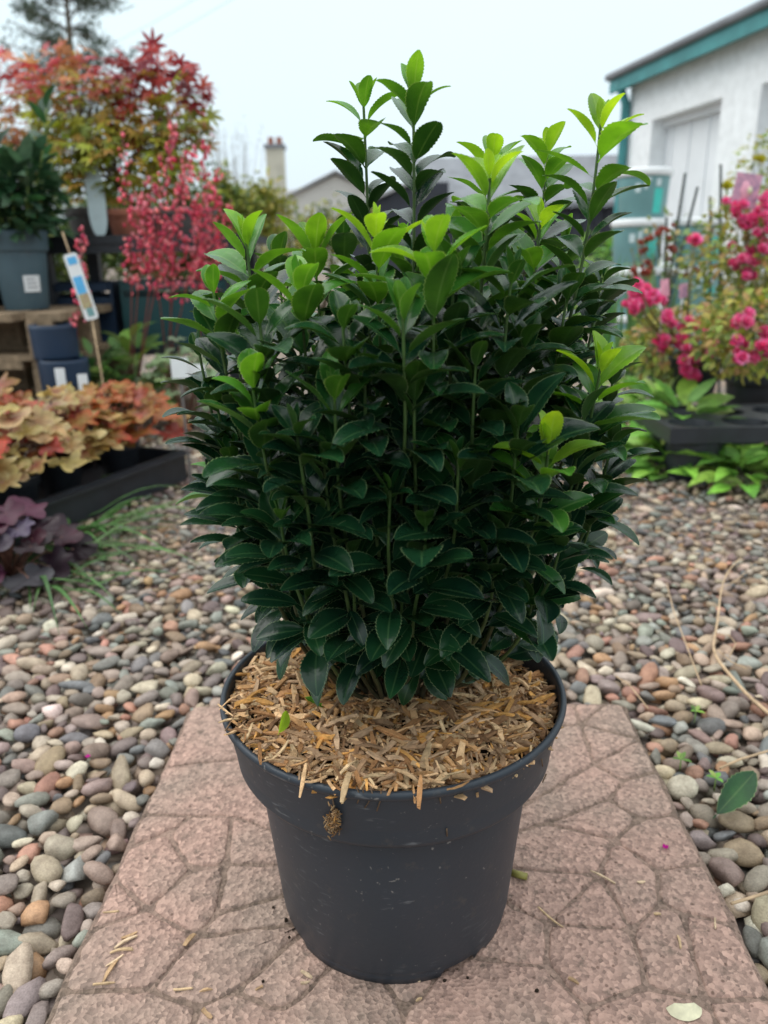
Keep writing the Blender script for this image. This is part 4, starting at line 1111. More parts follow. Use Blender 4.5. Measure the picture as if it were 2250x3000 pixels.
clump('leafy_plant', 'pale grey-green low plant next to the white labels', gpt(405, 935), 44, 0.17, 0.36, (0.05, 0.08), (0.03, 0.05), [(0.28, 0.38, 0.20), (0.22, 0.32, 0.15), (0.33, 0.42, 0.24)], shape='lobed', Rl=0.04)
clump('leafy_plant', 'dark green low plant in the shade beside the small pots', gpt(225, 940), 50, 0.18, 0.55, (0.06, 0.1), (0.03, 0.045), [(0.06, 0.14, 0.04), (0.10, 0.2, 0.05)])
clump('silver_herb', 'dull silver-green herb below the tilted label', np.array([*at(165, 740, 2.75)[:2], -0.02]), 60, 0.11, 0.42, (0.03, 0.05), (0.008, 0.014), [(0.10, 0.15, 0.09), (0.13, 0.19, 0.12)])
for xv, yv, wv, hv, Y, lab_ in [(388, 795, 32, 45, 2.05, 'blank white plant label leaning left of another in the pale green leaves'), (425, 800, 34, 28, 2.08, 'wide blank white plant label close by the evergreen shrub'), (181, 838, 12, 60, 2.2, 'narrow white plant label upright among dark leaves'), (133, 830, 10, 70, 2.35, 'thin white plant label beside the small pot')]:
    a_ = at(xv - wv / 2, yv + hv / 2, Y); b_ = at(xv + wv / 2, yv - hv / 2, Y)
    t = thing('plant_label', (a_[0], a_[1], -0.02), lab_, 'label')
    mb = MB(); box(mb, ((a_[0] + b_[0]) / 2, Y, (a_[2] + b_[2]) / 2), (b_[0] - a_[0], 0.0015, b_[2] - a_[2]), rnd(-.2, .2)); mb.build('label_plate', M['white'], t, smooth=False)
    mb = MB(); box(mb, ((a_[0] + b_[0]) / 2, Y, a_[2] / 2 - 0.01), (0.008, 0.0014, a_[2] + 0.03)); mb.build('label_spike', M['greypot'], t, smooth=False)

# ------------------------------------------------------------------ heucheras in the black tray on the left
tA, tB = atz(70, 1160, 0.0), atz(395, 1030, 0.0)      # front edge of the tray on the ground
tdir = nrm((tB - tA) * (1, 1, 0)); tn = np.array([-tdir[1], tdir[0], 0]); tlen = np.linalg.norm((tB - tA)[:2])
tA = tA - tdir * 0.28; tlen += 0.28
if tn[0] > 0: tn = -tn
tray = thing('seed_tray', (tA[0], tA[1], -0.012), 'shallow black plastic tray holding the orange leaved plants', 'tray')
tc_ = tA + tdir * tlen / 2 + tn * 0.16; yaw_ = math.atan2(tdir[1], tdir[0])
mb = MB(); box(mb, (tc_[0], tc_[1], 0.002), (tlen, 0.32, 0.02), yaw_); mb.build('tray_floor', M['blackplastic'], tray, smooth=False)
for o_, sx, sy in ((tn * -0.16, tlen + 0.02, 0.014), (tn * 0.16, tlen + 0.02, 0.014), (tdir * tlen / 2, 0.014, 0.30), (-tdir * tlen / 2, 0.014, 0.30)):
    mb = MB(); box(mb, (tc_[0] + o_[0], tc_[1] + o_[1], 0.034), (sx, sy, 0.085), yaw_); mb.build('tray_side', M['blackplastic'], tray, smooth=False)
mb = MB(); box(mb, (tc_[0] - tn[0] * 0.172, tc_[1] - tn[1] * 0.172, 0.070), (tlen + 0.03, 0.028, 0.006), yaw_); mb.build('tray_lip', M['blackplastic'], tray, smooth=False)
OH = [(0.38, 0.08, 0.025), (0.42, 0.22, 0.06), (0.32, 0.04, 0.02), (0.42, 0.30, 0.10), (0.28, 0.16, 0.04), (0.40, 0.10, 0.03)]
YH = [(0.55, 0.46, 0.20), (0.55, 0.42, 0.19), (0.44, 0.34, 0.11), (0.38, 0.04, 0.03), (0.42, 0.11, 0.04)]
YI = [(0.26, 0.12, 0.03), (0.30, 0.13, 0.03), (0.24, 0.045, 0.03), (0.22, 0.15, 0.03)]
for q, (f_, wn_, pal_, inn, lab_) in enumerate([(0.90, 0.15, OH, YI, 'rusty orange coral bells at the far end of the black tray'), (0.66, 0.17, OH + YH, YI, 'orange and yellow coral bells midway along the black tray'), (0.44, 0.13, YH, YI, 'yellow coral bells with red inner leaves in the black tray'), (0.22, 0.14, YH + [(0.55, 0.08, 0.06)], YI, 'pale yellow coral bells at the near end of the black tray')]):
    c = tA + tdir * tlen * f_ + tn * wn_; c[2] = 0.0125
    pt = pot_on('plant_pot', c, 0.062, 0.10, M['blackplastic'], ['small black pot of the rusty orange coral bells', 'small black pot of the orange and yellow coral bells', 'small black pot of the yellow coral bells', 'small black pot of the pale yellow coral bells'][q])
    clump('coral_bells_plant', lab_, (c[0], c[1], 0.10), 52, 0.18, 0.17, None, None, pal_, 'plant', 'coral bells in the black tray', 'lobed', Rl=0.047, inout=inn)
c = tA + tdir * tlen * 0.60 + tn * 0.36; c[2] = -0.02
clump('coral_bells_plant', 'orange coral bells growing behind the black tray', c, 46, 0.18, 0.34, None, None, OH, 'plant', 'coral bells in the black tray', 'lobed', Rl=0.048, inout=YI)
PH = [(0.04, 0.009, 0.018), (0.065, 0.010, 0.03), (0.022, 0.008, 0.013), (0.02, 0.007, 0.013), (0.08, 0.07, 0.09)]
c = atz(20, 1250, -0.02)
clump('coral_bells_plant', 'dark purple leaved coral bells beside the near end of the tray', c, 34, 0.14, 0.14, None, None, PH, 'plant', None, 'lobed', Rl=0.042, kw=dict(lobes=7, depth=0.22, sharp=0.7, ruff=0.12, cup=0.15, gap=0.25))
# grass tufts
def grass(label, spots, n_, Lr, pal_, spread=0.05, group='grass tufts on the gravel'):
    for (p, lab_) in spots:
        t = thing('grass_tuft', p, lab_, 'grass', group)
        for q in range(n_):
            a = rnd(-1.2, 1.0) if q % 3 else rnd(0, 6.28); L_ = rnd(*Lr); n2_ = 7
            tt = np.linspace(0, 1, n2_)
            d = np.array([math.cos(a), math.sin(a), 0])
            b_ = np.asarray(p) + rng.normal(0, spread, 3) * (1, 1, 0)
            up = rnd(0.25, 0.8)
            P = b_ + d[None] * (tt * L_)[:, None] + np.array([0, 0, 1]) * ((np.sin(tt * 2.6) * L_ * 0.35 * up))[:, None]
            P[:, 2] = np.maximum(P[:, 2], -0.004)
            w_ = 0.0050 * (1 - tt ** 2) + 0.0002; side = np.cross(d, (0, 0, 1))
            V = np.stack([P - side * w_[:, None], P + (0, 0, -0.001), P + side * w_[:, None]], 1).reshape(-1, 3)
            i = np.arange(n2_ - 1)[:, None] * 3; j = np.arange(2)[None]
            MB().add(V, np.stack([i + j, i + j + 1, i + j + 4, i + j + 3], -1).reshape(-1, 4), col=pick(pal_)).build('grass_blade', M['foliage'], t)
GR = [(0.07, 0.17, 0.04), (0.10, 0.22, 0.06), (0.05, 0.11, 0.03)]
grass('', [(atz(110, 1195, -0.02), 'grass tuft with long arching blades below the purple leaves'), (atz(165, 1155, -0.02), 'grass tuft against the side of the black tray'), (atz(85, 1265, -0.02), 'grass tuft on the gravel by the purple leaves')], 22, (0.14, 0.36), GR)
grass('', [(atz(1655, 1075, -0.02), 'sparse grass tuft on the gravel below the right-hand weeds'), (atz(1590, 1035, -0.02), 'dry grass tuft under the holed tray')], 12, (0.06, 0.16), [(0.30, 0.32, 0.16), (0.2, 0.3, 0.12), (0.42, 0.36, 0.22)])

# ------------------------------------------------------------------ right: roses, tray, weeds
RG = [(0.30, 0.34, 0.05), (0.20, 0.27, 0.04), (0.40, 0.36, 0.07), (0.14, 0.20, 0.04), (0.42, 0.27, 0.10)]
HOT = [(0.95, 0.12, 0.34), (0.95, 0.19, 0.42), (0.92, 0.07, 0.25), (0.95, 0.30, 0.48)]
def bloom(p, R_, pal_, parent):
    mb = MB()
    ca_, sa_ = math.cos(rnd(0.6, 1.2)), 0
    sa_ = math.sqrt(1 - ca_ * ca_)
    BT = np.array([[1, 0, 0], [0, ca_, -sa_], [0, sa_, ca_]]); BT = rot(np.eye(3), rnd(-.6, .6)).T @ BT
    for ring, (n_, an, sz) in enumerate([(4, 15, 0.7), (6, 42, 0.85), (7, 72, 1.0), (6, 100, 0.9)]):
        for q in range(n_):
            a = q / n_ * 6.283 + ring * 0.5; t_ = math.radians(an + rnd(-8, 8))
            d = np.array([math.cos(a) * math.sin(t_), math.sin(a) * math.sin(t_), math.cos(t_)])
            V, F = ovate(R_ * sz, R_ * 0.85 * sz, 0.5, -0.7, 5)
            up = np.array([-math.cos(a) * math.cos(t_), -math.sin(a) * math.cos(t_), math.sin(t_)])
            mb.add(place(V, p, d, up) @ BT.T + (p - BT @ p), F, col=np.clip(pick(pal_), 0, 0.95))
    return mb.build('bloom', M['petal'], parent)
def rose(base, crown, rad, blooms, Y, label, pal_=HOT, leafpal=RG, nleaf=700, potl=None, Rb=0.020, leafL=(0.022, 0.038), cat='rose'):
    t = thing('rose_bush', base, label, cat, 'flowering bushes on the right')
    base = np.array(base, float)
    fol = MB(); crown = np.array(crown)
    for q in range(nleaf):
        dv = nrm(rng.normal(0, 1, 3)) * rnd(0.2, 1) ** 0.4
        p = crown + dv * np.array(rad)
        V, F = ovate(rnd(*leafL), rnd(0.013, 0.022), 0.25, rnd(0, 0.8), 6)
        fol.add(place(V, p, nrm(dv + rng.normal(0, .6, 3)), (0, -.3, 1) + rng.normal(0, .3, 3)), F, col=pick(leafpal))
    fol.build('foliage', M['foliage'], t, kind='stuff')
    for q in range(9):
        e_ = crown + nrm(rng.normal(0, 1, 3) + (0, 0, .5)) * np.array(rad) * 0.8
        mb = MB(); tt = np.linspace(0, 1, 7)[:, None]
        tube(mb, base + (e_ - base) * tt + np.array([0, 0, 0.06]) * np.sin(tt * math.pi), np.linspace(0.0035, 0.0015, 7), 5, col=(0.16, 0.13, 0.05)); mb.build('cane_stem', M['stem'], t)
    for (xv, yv, n_, spr) in blooms:
        for q in range(int(n_ * 2.2)):
            p = at(xv + rng.normal(0, spr * 1.2), yv + rng.normal(0, spr), Y + rnd(-0.08, 0.03))
            bloom(p, Rb * rnd(0.85, 1.25), pal_, t)
            mb = MB(); s0 = crown + (p - crown) * 0.35 - (0, 0, 0.03)
            tube(mb, [s0, (s0 + p) / 2 + (0, 0, -0.01), p - (0, 0, 0.003)], 0.0014, 4, col=(0.18, 0.15, 0.05)); mb.build('flower_stem', M['stem'], t)
def rpot(xv, yb, yt, Y, R_, label, mat=None):
    c = at(xv, yb, Y); h_ = float(at(xv, yt, Y)[2] - c[2])
    pot_on('plant_pot', c, R_, h_, mat or M['blackplastic'], label)
    return np.array([c[0], c[1], c[2] + h_ * 0.9])
# holed carry tray propped above the weeds
TRZ = 0.145
tL = atz(1412, 868, TRZ); tF = atz(1500, 925, TRZ)
holetray = thing('carry_tray', (tF[0] + 0.25, tF[1] + 0.12, 0.02), 'black plastic pot carrying tray with round holes among the weeds', 'tray')
HC = np.array([tF[0] + 0.245, tF[1] + 0.150]); NX, NY, PITCHT, HR = 4, 2, 0.150, 0.060
for a in range(NX):
    for b in range(NY):
        cx_, cy_ = HC[0] + (a - (NX - 1) / 2) * PITCHT, HC[1] + (b - (NY - 1) / 2) * PITCHT
        n_ = 32; th = np.arange(n_) / n_ * 2 * math.pi + math.pi / 4
        circ = np.stack([cx_ + HR * np.cos(th), cy_ + HR * np.sin(th)], -1)
        sqd = np.stack([np.cos(th), np.sin(th)], -1); sqd = sqd / np.abs(sqd).max(1)[:, None] * PITCHT / 2
        sq = sqd + (cx_, cy_)
        V = np.vstack([np.column_stack([sq, np.full(n_, TRZ)]), np.column_stack([circ, np.full(n_, TRZ)]), np.column_stack([circ * 0.98 + np.array([cx_, cy_]) * 0.02, np.full(n_, TRZ - 0.006)]), np.column_stack([(circ - (cx_, cy_)) * 0.82 + (cx_, cy_), np.full(n_, TRZ - 0.055)])])
        i = np.arange(3)[:, None] * n_; j = np.arange(n_)[None]; j2 = (j + 1) % n_
        mb = MB(); mb.add(V, np.stack([i + j, i + j2, i + n_ + j2, i + n_ + j], -1).reshape(-1, 4)); mb.build('pot_hole', M['blackplastic'], holetray, smooth=False)
wx, wy = NX * PITCHT / 2, NY * PITCHT / 2
for (dx, dy, sx, sy) in ((0, -wy - 0.006, 2 * wx + 0.024, 0.012), (0, wy + 0.006, 2 * wx + 0.024, 0.012), (-wx - 0.006, 0, 0.012, 2 * wy), (wx + 0.006, 0, 0.012, 2 * wy)):
    mb = MB(); box(mb, (HC[0] + dx, HC[1] + dy, TRZ - 0.018), (sx, sy, 0.042)); mb.build('tray_skirt', M['blackplastic'], holetray, smooth=False)
for (dx, dy) in ((-0.20, -0.05), (0.15, -0.05), (-0.2, 0.07), (0.15, 0.07)):
    mb = MB(); lathe(mb, [(0.075, TRZ - 0.05), (0.078, TRZ - 0.06), (0.062, -0.04)], (HC[0] + dx, HC[1] + dy, 0), 28); mb.build('support_cup', M['blackplastic'], holetray)
b1 = rpot(1495, 850, 770, 2.42, 0.085, 'black pot of the low bright pink rose'); b2 = np.array([HC[0] + 0.20, HC[1] + 0.055, TRZ + 0.001])
pot_on('plant_pot', b2, 0.085, 0.13, M['blackplastic'], 'black square-looking pot standing on the holed tray'); b2 = b2 + (0, 0, 0.115)
b3 = np.array([*at(1640, 800, 2.75)[:2], -0.03]); pot_on('plant_pot', b3, 0.12, 0.24, M['blackplastic'], 'tall black pot of the rose at the back'); b3 = b3 + (0, 0, 0.22)
rose(b1, at(1480, 745, 2.45), (0.19, 0.14, 0.115), [(1388, 648, 9, 16), (1440, 690, 2, 6), (1478, 738, 4, 12), (1510, 715, 3, 9), (1488, 800, 7, 13), (1492, 770, 2, 5), (1500, 520, 2, 4), (1425, 745, 2, 9), (1448, 700, 1, 2), (1545, 745, 2, 8)], 2.38, 'low rose bush with big bright pink flower clusters above the holed tray')
rose(b2, at(1630, 720, 2.15), (0.17, 0.13, 0.12), [(1600, 690, 3, 9), (1600, 762, 4, 12), (1640, 755, 3, 9), (1650, 728, 2, 6)], 2.10, 'rose bush with pink flowers in the pot on the holed tray', nleaf=600)
rose(b3, at(1640, 560, 2.75), (0.26, 0.16, 0.24), [(1590, 445, 3, 8), (1615, 485, 5, 14), (1650, 440, 4, 12), (1600, 565, 6, 14), (1612, 600, 3, 8), (1655, 530, 3, 8), (1655, 490, 3, 12)], 2.66, 'taller rose bush with pink flowers and yellowing leaves behind the low roses', nleaf=1200)
rose(np.array([*at(1440, 760, 2.9)[:2], -0.03]), at(1430, 560, 2.9), (0.15, 0.10, 0.16), [(1385, 520, 3, 12), (1432, 510, 4, 12), (1400, 575, 3, 10), (1450, 545, 2, 8), (1500, 590, 2, 8), (1362, 590, 2, 8)], 2.86, 'airy bush with small rusty red flower heads before the tubs', [(0.36, 0.06, 0.035), (0.45, 0.10, 0.06), (0.55, 0.22, 0.2)], [(0.2, 0.3, 0.1), (0.12, 0.22, 0.06), (0.3, 0.25, 0.1)], 110, Rb=0.013, cat='flower')
YL = [(0.30, 0.36, 0.05), (0.40, 0.38, 0.06), (0.22, 0.30, 0.05)]
rose(np.array([*at(1640, 420, 3.4)[:2], -0.03]), at(1655, 370, 3.4), (0.14, 0.12, 0.16), [(1572, 402, 1, 2), (1640, 345, 1, 2)], 3.35, 'yellow-green bush with small yellow flower heads against the white wall', [(0.55, 0.50, 0.04)], YL, 240, Rb=0.022, cat='shrub')
WG = [(0.16, 0.38, 0.055), (0.25, 0.46, 0.06), (0.11, 0.25, 0.04), (0.32, 0.46, 0.11)]
for q, (xv, yv, n_, Rc, Hc, lab_) in enumerate([(1375, 1000, 50, 0.15, 0.13, 'broad leaved green weed at the gravel edge beside the holed tray'), (1450, 1020, 50, 0.17, 0.10, 'low weed with arching leaves under the holed tray'), (1340, 960, 46, 0.15, 0.20, 'bright green weed close behind the evergreen shrub'), (1600, 1050, 44, 0.16, 0.12, 'dark green dock weed under the right of the tray'), (1420, 940, 56, 0.18, 0.30, 'upright bright green weed between the roses and the shrub'), (1530, 905, 30, 0.13, 0.20, 'pale green leafy plant poking through the holed tray'), (1350, 870, 50, 0.17, 0.42, 'tall blurred green weeds behind the evergreen shrub'), (1530, 1015, 40, 0.15, 0.10, 'low weed hanging over the gravel under the tray middle')]):
    p = atz(xv, yv, -0.02)
    if q == 5: p = np.array([HC[0] - 0.19, HC[1] + 0.075, 0.06])
    clump('weed', lab_, p, n_, Rc, Hc, (0.08, 0.15), (0.03, 0.06), WG, 'weed', 'weeds by the right-hand tray', lean=0.9)
# upright strap leaves
t = thing('strap_leaf_plant', np.array([*at(1345, 800, 3.3)[:2], -0.03]), 'upright green strap leaved plant between the shrub and the roses', 'plant')
for q in range(26):
    b_ = ORG[t] + (rnd(-.12, .16), rnd(-.08, .08), 0)
    V, F = ovate(rnd(0.45, 0.68), rnd(0.014, 0.024), 0.2, rnd(0, 0.25), 9)
    MB().add(place(V, b_, (rnd(-.15, .15), rnd(-.1, .1), 1), (rnd(-1, 1), -1, 0)), F, col=pick([(0.10, 0.24, 0.06), (0.16, 0.30, 0.09)])).build('leaf', M['foliage'], t)
# picture labels among the roses
for xv, yv, w_, h_, Y, mt_, tilt_, lab_ in [(1612, 412, 0.085, 0.10, 2.6, 'mauveprint', 0.12, 'mauve picture label with a pink flower on the back rose'), (1436, 622, 0.026, 0.05, 2.40, 'pinkprint', -0.15, 'small pink and violet label above the low rose'), (1476, 628, 0.026, 0.042, 2.42, 'mauveprint', -0.1, 'small mauve label beside the pink and violet one')]:
    c = at(xv, yv, Y); t = thing('plant_label', (c[0], c[1], c[2] - h_ / 2 - 0.1), lab_, 'label')
    mb = MB(); box(mb, c, (w_, 0.002, h_), 0.1, (0, tilt_)); pl = mb.build('label_plate', M[mt_], t, smooth=False)
    if w_ > 0.05:
        mb = MB(); lathe(mb, [(0.001, 0.003), (0.020, 0.0025), (0.022, 0.0)], (0, 0, 0), 20)
        Vv = np.concatenate(mb.v); mb.v = [np.stack([Vv[:, 0] * 0.8 + c[0] - 0.004, c[1] - 0.001 - Vv[:, 2], Vv[:, 1] * 1.3 + c[2]], -1)]; mb.build('flower_picture', M['pinkprint'], pl)
        mb = MB(); lathe(mb, [(0.001, 0.004), (0.007, 0.0035), (0.008, 0.0)], (0, 0, 0), 16)
        Vv = np.concatenate(mb.v); mb.v = [np.stack([Vv[:, 0] + c[0] + 0.010, c[1] - 0.0035 - Vv[:, 2], Vv[:, 1] * 1.5 + c[2]], -1)]; mb.build('flower_centre', M['shell'], pl)
    mb = MB(); box(mb, (c[0], c[1] + 0.003, c[2] - h_ / 2 - 0.05), (0.006, 0.0015, 0.12)); mb.build('label_spike', M['white'], t, smooth=False)
# bamboo canes
for q, (x0, y0, x1, y1) in enumerate([(1480, 374, 1446, 600), (1507, 404, 1452, 620), (1534, 424, 1534, 600), (1557, 355, 1555, 620), (1440, 470, 1436, 610)]):
    T = at(x0, y0, 3.25); B = at(x1, y1, 3.2); B2 = B + (B - T) * ((B[2] + 0.04) / max(T[2] - B[2], 0.05))
    mb = MB(); P = np.linspace(B2, T, 12); R_ = np.full(12, 0.0052) ; R_[::3] = 0.0062
    tube(mb, P, R_, 8); o = mb.build('garden_cane', M['cane'])
    tag(o, ['dark garden cane leaning right, longest of the leaning pair', 'dark garden cane leaning right, lower of the leaning pair', 'short upright dark garden cane', 'tall upright dark garden cane', 'thin dark garden cane crossing the tubs'][q], 'cane', 'garden canes by the white wall')

# ------------------------------------------------------------------ tubs stacked before the white building
def tub(c, label):
    t = thing('storage_tub', c, label, 'tub', 'green tubs stacked by the white building')
    mb = MB(); lathe(mb, [(0.001, 0.003), (0.125, 0.003), (0.130, 0.0), (0.134, 0.006), (0.150, 0.245), (0.1505, 0.25)], c, 48); mb.build('tub_body', M['tub'], t)
    mb = MB(); lathe(mb, [(0.148, 0.236), (0.158, 0.236), (0.163, 0.242), (0.164, 0.268), (0.158, 0.278), (0.146, 0.281), (0.140, 0.276), (0.001, 0.276)], c, 48); mb.build('lid', M['white'], t)
    mb = MB(); lathe(mb, [(0.1375, 0.03), (0.1460, 0.165)], c, 6, -1.42, -1.02); mb.build('turquoise_panel', M['tealprint'], t)
    for a0, z0, w_, h_ in ((-1.38, 0.178, 0.22, 0.04), (-1.85, 0.16, 0.14, 0.045), (-2.2, 0.145, 0.22, 0.05), (-1.75, 0.205, 0.16, 0.02)):
        rr_ = 0.134 + (z0 - 0.006) / 0.239 * 0.016 + 0.0012
        mb = MB(); lathe(mb, [(rr_, z0), (rr_ + h_ * 0.067, z0 + h_)], c, 5, a0, a0 + w_); mb.build('print_patch', M['whiteprint'], t)
tb = at(1392, 330, 5.0)
names = ['lowest of the taller stack', 'second from the ground in the taller stack', 'third from the ground in the taller stack', 'topmost of the taller stack']
for q in range(4): tub(np.array([tb[0] + 0.012 * (q % 2), 5.0, -0.05 + q * 0.2795]), 'sea green tub with white lid, ' + names[q])
for q in range(3): tub(np.array([tb[0] + 0.36, 4.95, -0.05 + q * 0.2795]), 'sea green tub with white lid, ' + ['bottom', 'middle', 'top'][q] + ' of the shorter stack')

# ------------------------------------------------------------------ white building on the right
EW = at(1362, 200, 8.5); a11 = math.radians(11)
wv = np.array([math.sin(a11), -math.cos(a11), 0]); nv = np.array([-math.cos(a11), -math.sin(a11), 0])
W0 = np.array([EW[0], EW[1], 0.0])
bld = thing('white_building', (W0[0], W0[1], -0.05), 'low white harled building with teal roof edge and blocked windows', 'building')
def wbox(name, s0, s1, n0, n1, z0, z1, mat, parent, skew=None):
    mb = MB()
    V = np.array([W0 + wv * s_ + nv * n_ + np.array([0, 0, z]) for z in (z0, z1) for n_ in (n0, n1) for s_ in (s0, s1)])
    if skew is not None: V[:, 2] += skew(V)
    mb.add(V, [[0, 2, 3, 1], [4, 5, 7, 6], [0, 1, 5, 4], [2, 6, 7, 3], [0, 4, 6, 2], [1, 3, 7, 5]])
    return mb.build(name, mat, parent, smooth=False)
wins = [(0.47, 1.56), (2.05, 3.15)]
edges = [0.0, 0.47, 1.56, 2.05, 3.15, 5.2]
for q in range(0, 5, 2):
    wbox('wall', edges[q], edges[q + 1], -0.30, 0.0, -0.05, 2.20, M['render'], bld)
for s0, s1 in wins:
    wbox('wall', s0 - 0.001, s1 + 0.001, -0.30, -0.001, 1.79, 2.199, M['render'], bld)
    wbox('wall', s0 - 0.001, s1 + 0.001, -0.30, -0.001, -0.05, 0.42, M['render'], bld)
    f_ = wbox('blocked_window', s0 - 0.001, s1 + 0.001, -0.30, -0.16, 0.42, 1.79, M['infill'], bld)
    wbox('window_head', s0, s1, -0.155, -0.11, 1.725, 1.788, M['infill'], f_)
    wbox('window_sill', s0 - 0.04, s1 + 0.04, -0.15, 0.035, 0.40, 0.44, M['render'], f_)
    for k in range(4):
        s_ = s0 + 0.10 + k * (s1 - s0 - 0.2) / 3
        wbox('cover_strip', s_ - 0.02, s_ + 0.02, -0.162, -0.148, 0.45, 1.724, M['infill'], f_)
wbox('end_wall', 0.0, 0.3, -4.0, -0.301, -0.05, 2.20, M['render'], bld)
fas = wbox('fascia', -0.14, 5.3, 0.13, 0.16, 2.115, 2.265, M['teal'], bld)
wbox('soffit', -0.14, 5.3, -0.02, 0.13, 2.16, 2.18, M['teal'], bld)
roof = wbox('roof', -0.17, 5.3, -3.2, 0.19, 2.262, 2.292, M['slate'], bld, skew=lambda V: np.maximum(0, -((V - W0) @ nv) + 0.19) * 0.42)
mb = MB(); g0 = W0 + nv * 0.175 + np.array([0, 0, 2.262]); P = np.array([g0 + wv * s_ for s_ in np.linspace(-0.16, 5.3, 10)]); tube(mb, P, 0.035, 8); mb.build('gutter', M['slate'], bld)
mb = MB(); d0 = W0 + nv * 0.05 + wv * 0.02; tube(mb, [d0 + (0, 0, -0.05), d0 + (0, 0, 1.0), d0 + (0, 0, 2.0), d0 + nv * 0.1 + (0, 0, 2.2)], 0.045, 10); mb.build('downpipe', M['teal'], bld)

# ------------------------------------------------------------------ houses and shed far behind
def prism_roof(mb, x0, x1, y0, y1, ze, zr, axis, over=0.3, th=0.12):
    if axis == 'x':      # ridge along x
        ym = (y0 + y1) / 2
        for ya, yb in ((y0 - over, ym), (y1 + over, ym)):
            zea = ze - (over) * (zr - ze) / (ym - y0)
            V = [[x0 - over, ya, zea], [x1 + over, ya, zea], [x1 + over, yb, zr], [x0 - over, yb, zr]]
            V = np.array(V + [[a, b, c_ + th] for a, b, c_ in V]); mb.add(V, [[0, 1, 2, 3], [7, 6, 5, 4], [0, 4, 5, 1], [1, 5, 6, 2], [2, 6, 7, 3], [3, 7, 4, 0]])
    else:
        xm = (x0 + x1) / 2
        for xa, xb in ((x0 - over, xm), (x1 + over, xm)):
            zea = ze - over * (zr - ze) / (xm - x0)
            V = [[xa, y0 - over, zea], [xa, y1 + over, zea], [xb, y1 + over, zr], [xb, y0 - over, zr]]
            V = np.array(V + [[a, b, c_ + th] for a, b, c_ in V]); mb.add(V, [[0, 1, 2, 3], [7, 6, 5, 4], [0, 4, 5, 1], [1, 5, 6, 2], [2, 6, 7, 3], [3, 7, 4, 0]])
rg = at(725, 364, 40.0); el = at(600, 432, 40.0)
hw = rg[0] - el[0]
h1 = thing('far_house', (rg[0], 42, -0.05), 'distant house with pale gable wall and light grey roof', 'house')
zr, ze = rg[2] - 0.2, el[2]
mb = MB(); x0, x1 = rg[0] - hw + 0.3, rg[0] + hw - 0.3
V = [[x0, 40, -.05], [x1, 40, -.05], [x1, 40, ze], [rg[0], 40, zr - 0.1], [x0, 40, ze]]
V = np.array(V + [[a, 48, c_] for a, b, c_ in V]); mb.add(V, [[0, 1, 6, 5], [1, 2, 7, 6], [4, 0, 5, 9]]); mb.f[5] = [np.array([[4, 3, 2, 1, 0][::-1], [5, 6, 7, 8, 9][::-1]])]; mb.build('wall', M['housewall'], h1, smooth=False)
mb = MB(); prism_roof(mb, x0, x1, 40, 48, ze, zr, 'y'); mb.build('roof', M['tile'], h1, smooth=False)
mb = MB(); box(mb, (rg[0] - 0.9, 39.97, ze - 1.2), (1.1, 0.06, 1.2)); w_ = mb.build('window', M['white'], h1, smooth=False)
mb = MB(); box(mb, (rg[0] - 0.9, 39.93, ze - 1.2), (0.9, 0.04, 1.0)); mb.build('pane', M['darkwall'], w_, smooth=False)
ct = at(588, 318, 44.0); cb = at(588, 420, 44.0)
h2 = thing('far_house', (ct[0] - 2, 46, -0.05), 'distant house with a tall cream chimney and two chimney pots', 'house')
mb = MB(); box(mb, (ct[0] - 2.3, 47, cb[2] / 2 - 0.3), (6.0, 6.0, cb[2] - 0.4)); mb.build('wall', M['cream'], h2, smooth=False)
mb = MB(); prism_roof(mb, ct[0] - 5.3, ct[0] + 0.7, 44, 50, cb[2] - 0.5, cb[2] + 0.35, 'x'); rf = mb.build('roof', M['tile'], h2, smooth=False)
mb = MB(); box(mb, (ct[0], 45.2, (ct[2] + cb[2]) / 2 - 0.3), (0.92, 0.92, ct[2] - cb[2] + 0.8)); mb.build('chimney', M['cream'], rf, smooth=False)
mb = MB(); box(mb, (ct[0], 45.2, ct[2] + 0.15), (1.08, 1.08, 0.2)); mb.build('chimney_cap', M['slate'], rf, smooth=False)
for dx in (-0.2, 0.25):
    mb = MB(); lathe(mb, [(0.17, 0), (0.14, 0.32), (0.17, 0.36), (0.12, 0.36), (0.1, 0.1)], (ct[0] + dx, 45.1, ct[2] + 0.25), 16); mb.build('chimney_pot', M['terracotta'], rf)
# dark boarded shed with a big grey roof
r0, r1 = at(880, 342, 20.0), at(1300, 342, 20.0); e0_ = at(880, 443, 18.0)
shed = thing('boarded_shed', ((r0[0] + r1[0]) / 2, 20, -0.05), 'long dark boarded shed with a plain grey roof beyond the yard', 'shed')
mb = MB(); V = [[r0[0], 18, e0_[2]], [r1[0] + 2, 18, e0_[2]], [r1[0] + 2, 20, r0[2]], [r0[0], 20, r0[2]]]
V = np.array(V + [[a, b, c_ - 0.1] for a, b, c_ in V]); mb.add(V, [[0, 1, 2, 3], [7, 6, 5, 4], [0, 4, 5, 1], [1, 5, 6, 2], [2, 6, 7, 3], [3, 7, 4, 0]]); mb.build('roof', M['slate'], shed, smooth=False)
for k in range(26):
    x = r0[0] + 0.05 + k * (r1[0] + 1.9 - r0[0]) / 26
    mb = MB(); box(mb, (x + 0.11, 18.25, (e0_[2] - 0.1) / 2), ((r1[0] + 1.9 - r0[0]) / 26 - 0.03, 0.05, e0_[2])); mb.build('board', M['darkwall'], shed, smooth=False)
mb = MB(); box(mb, ((r0[0] + r1[0] + 2) / 2, 18.33, (e0_[2] - 0.1) / 2), (r1[0] + 1.9 - r0[0], 0.04, e0_[2] - 0.1)); mb.build('back_panel', M['darkwall'], shed, smooth=False)
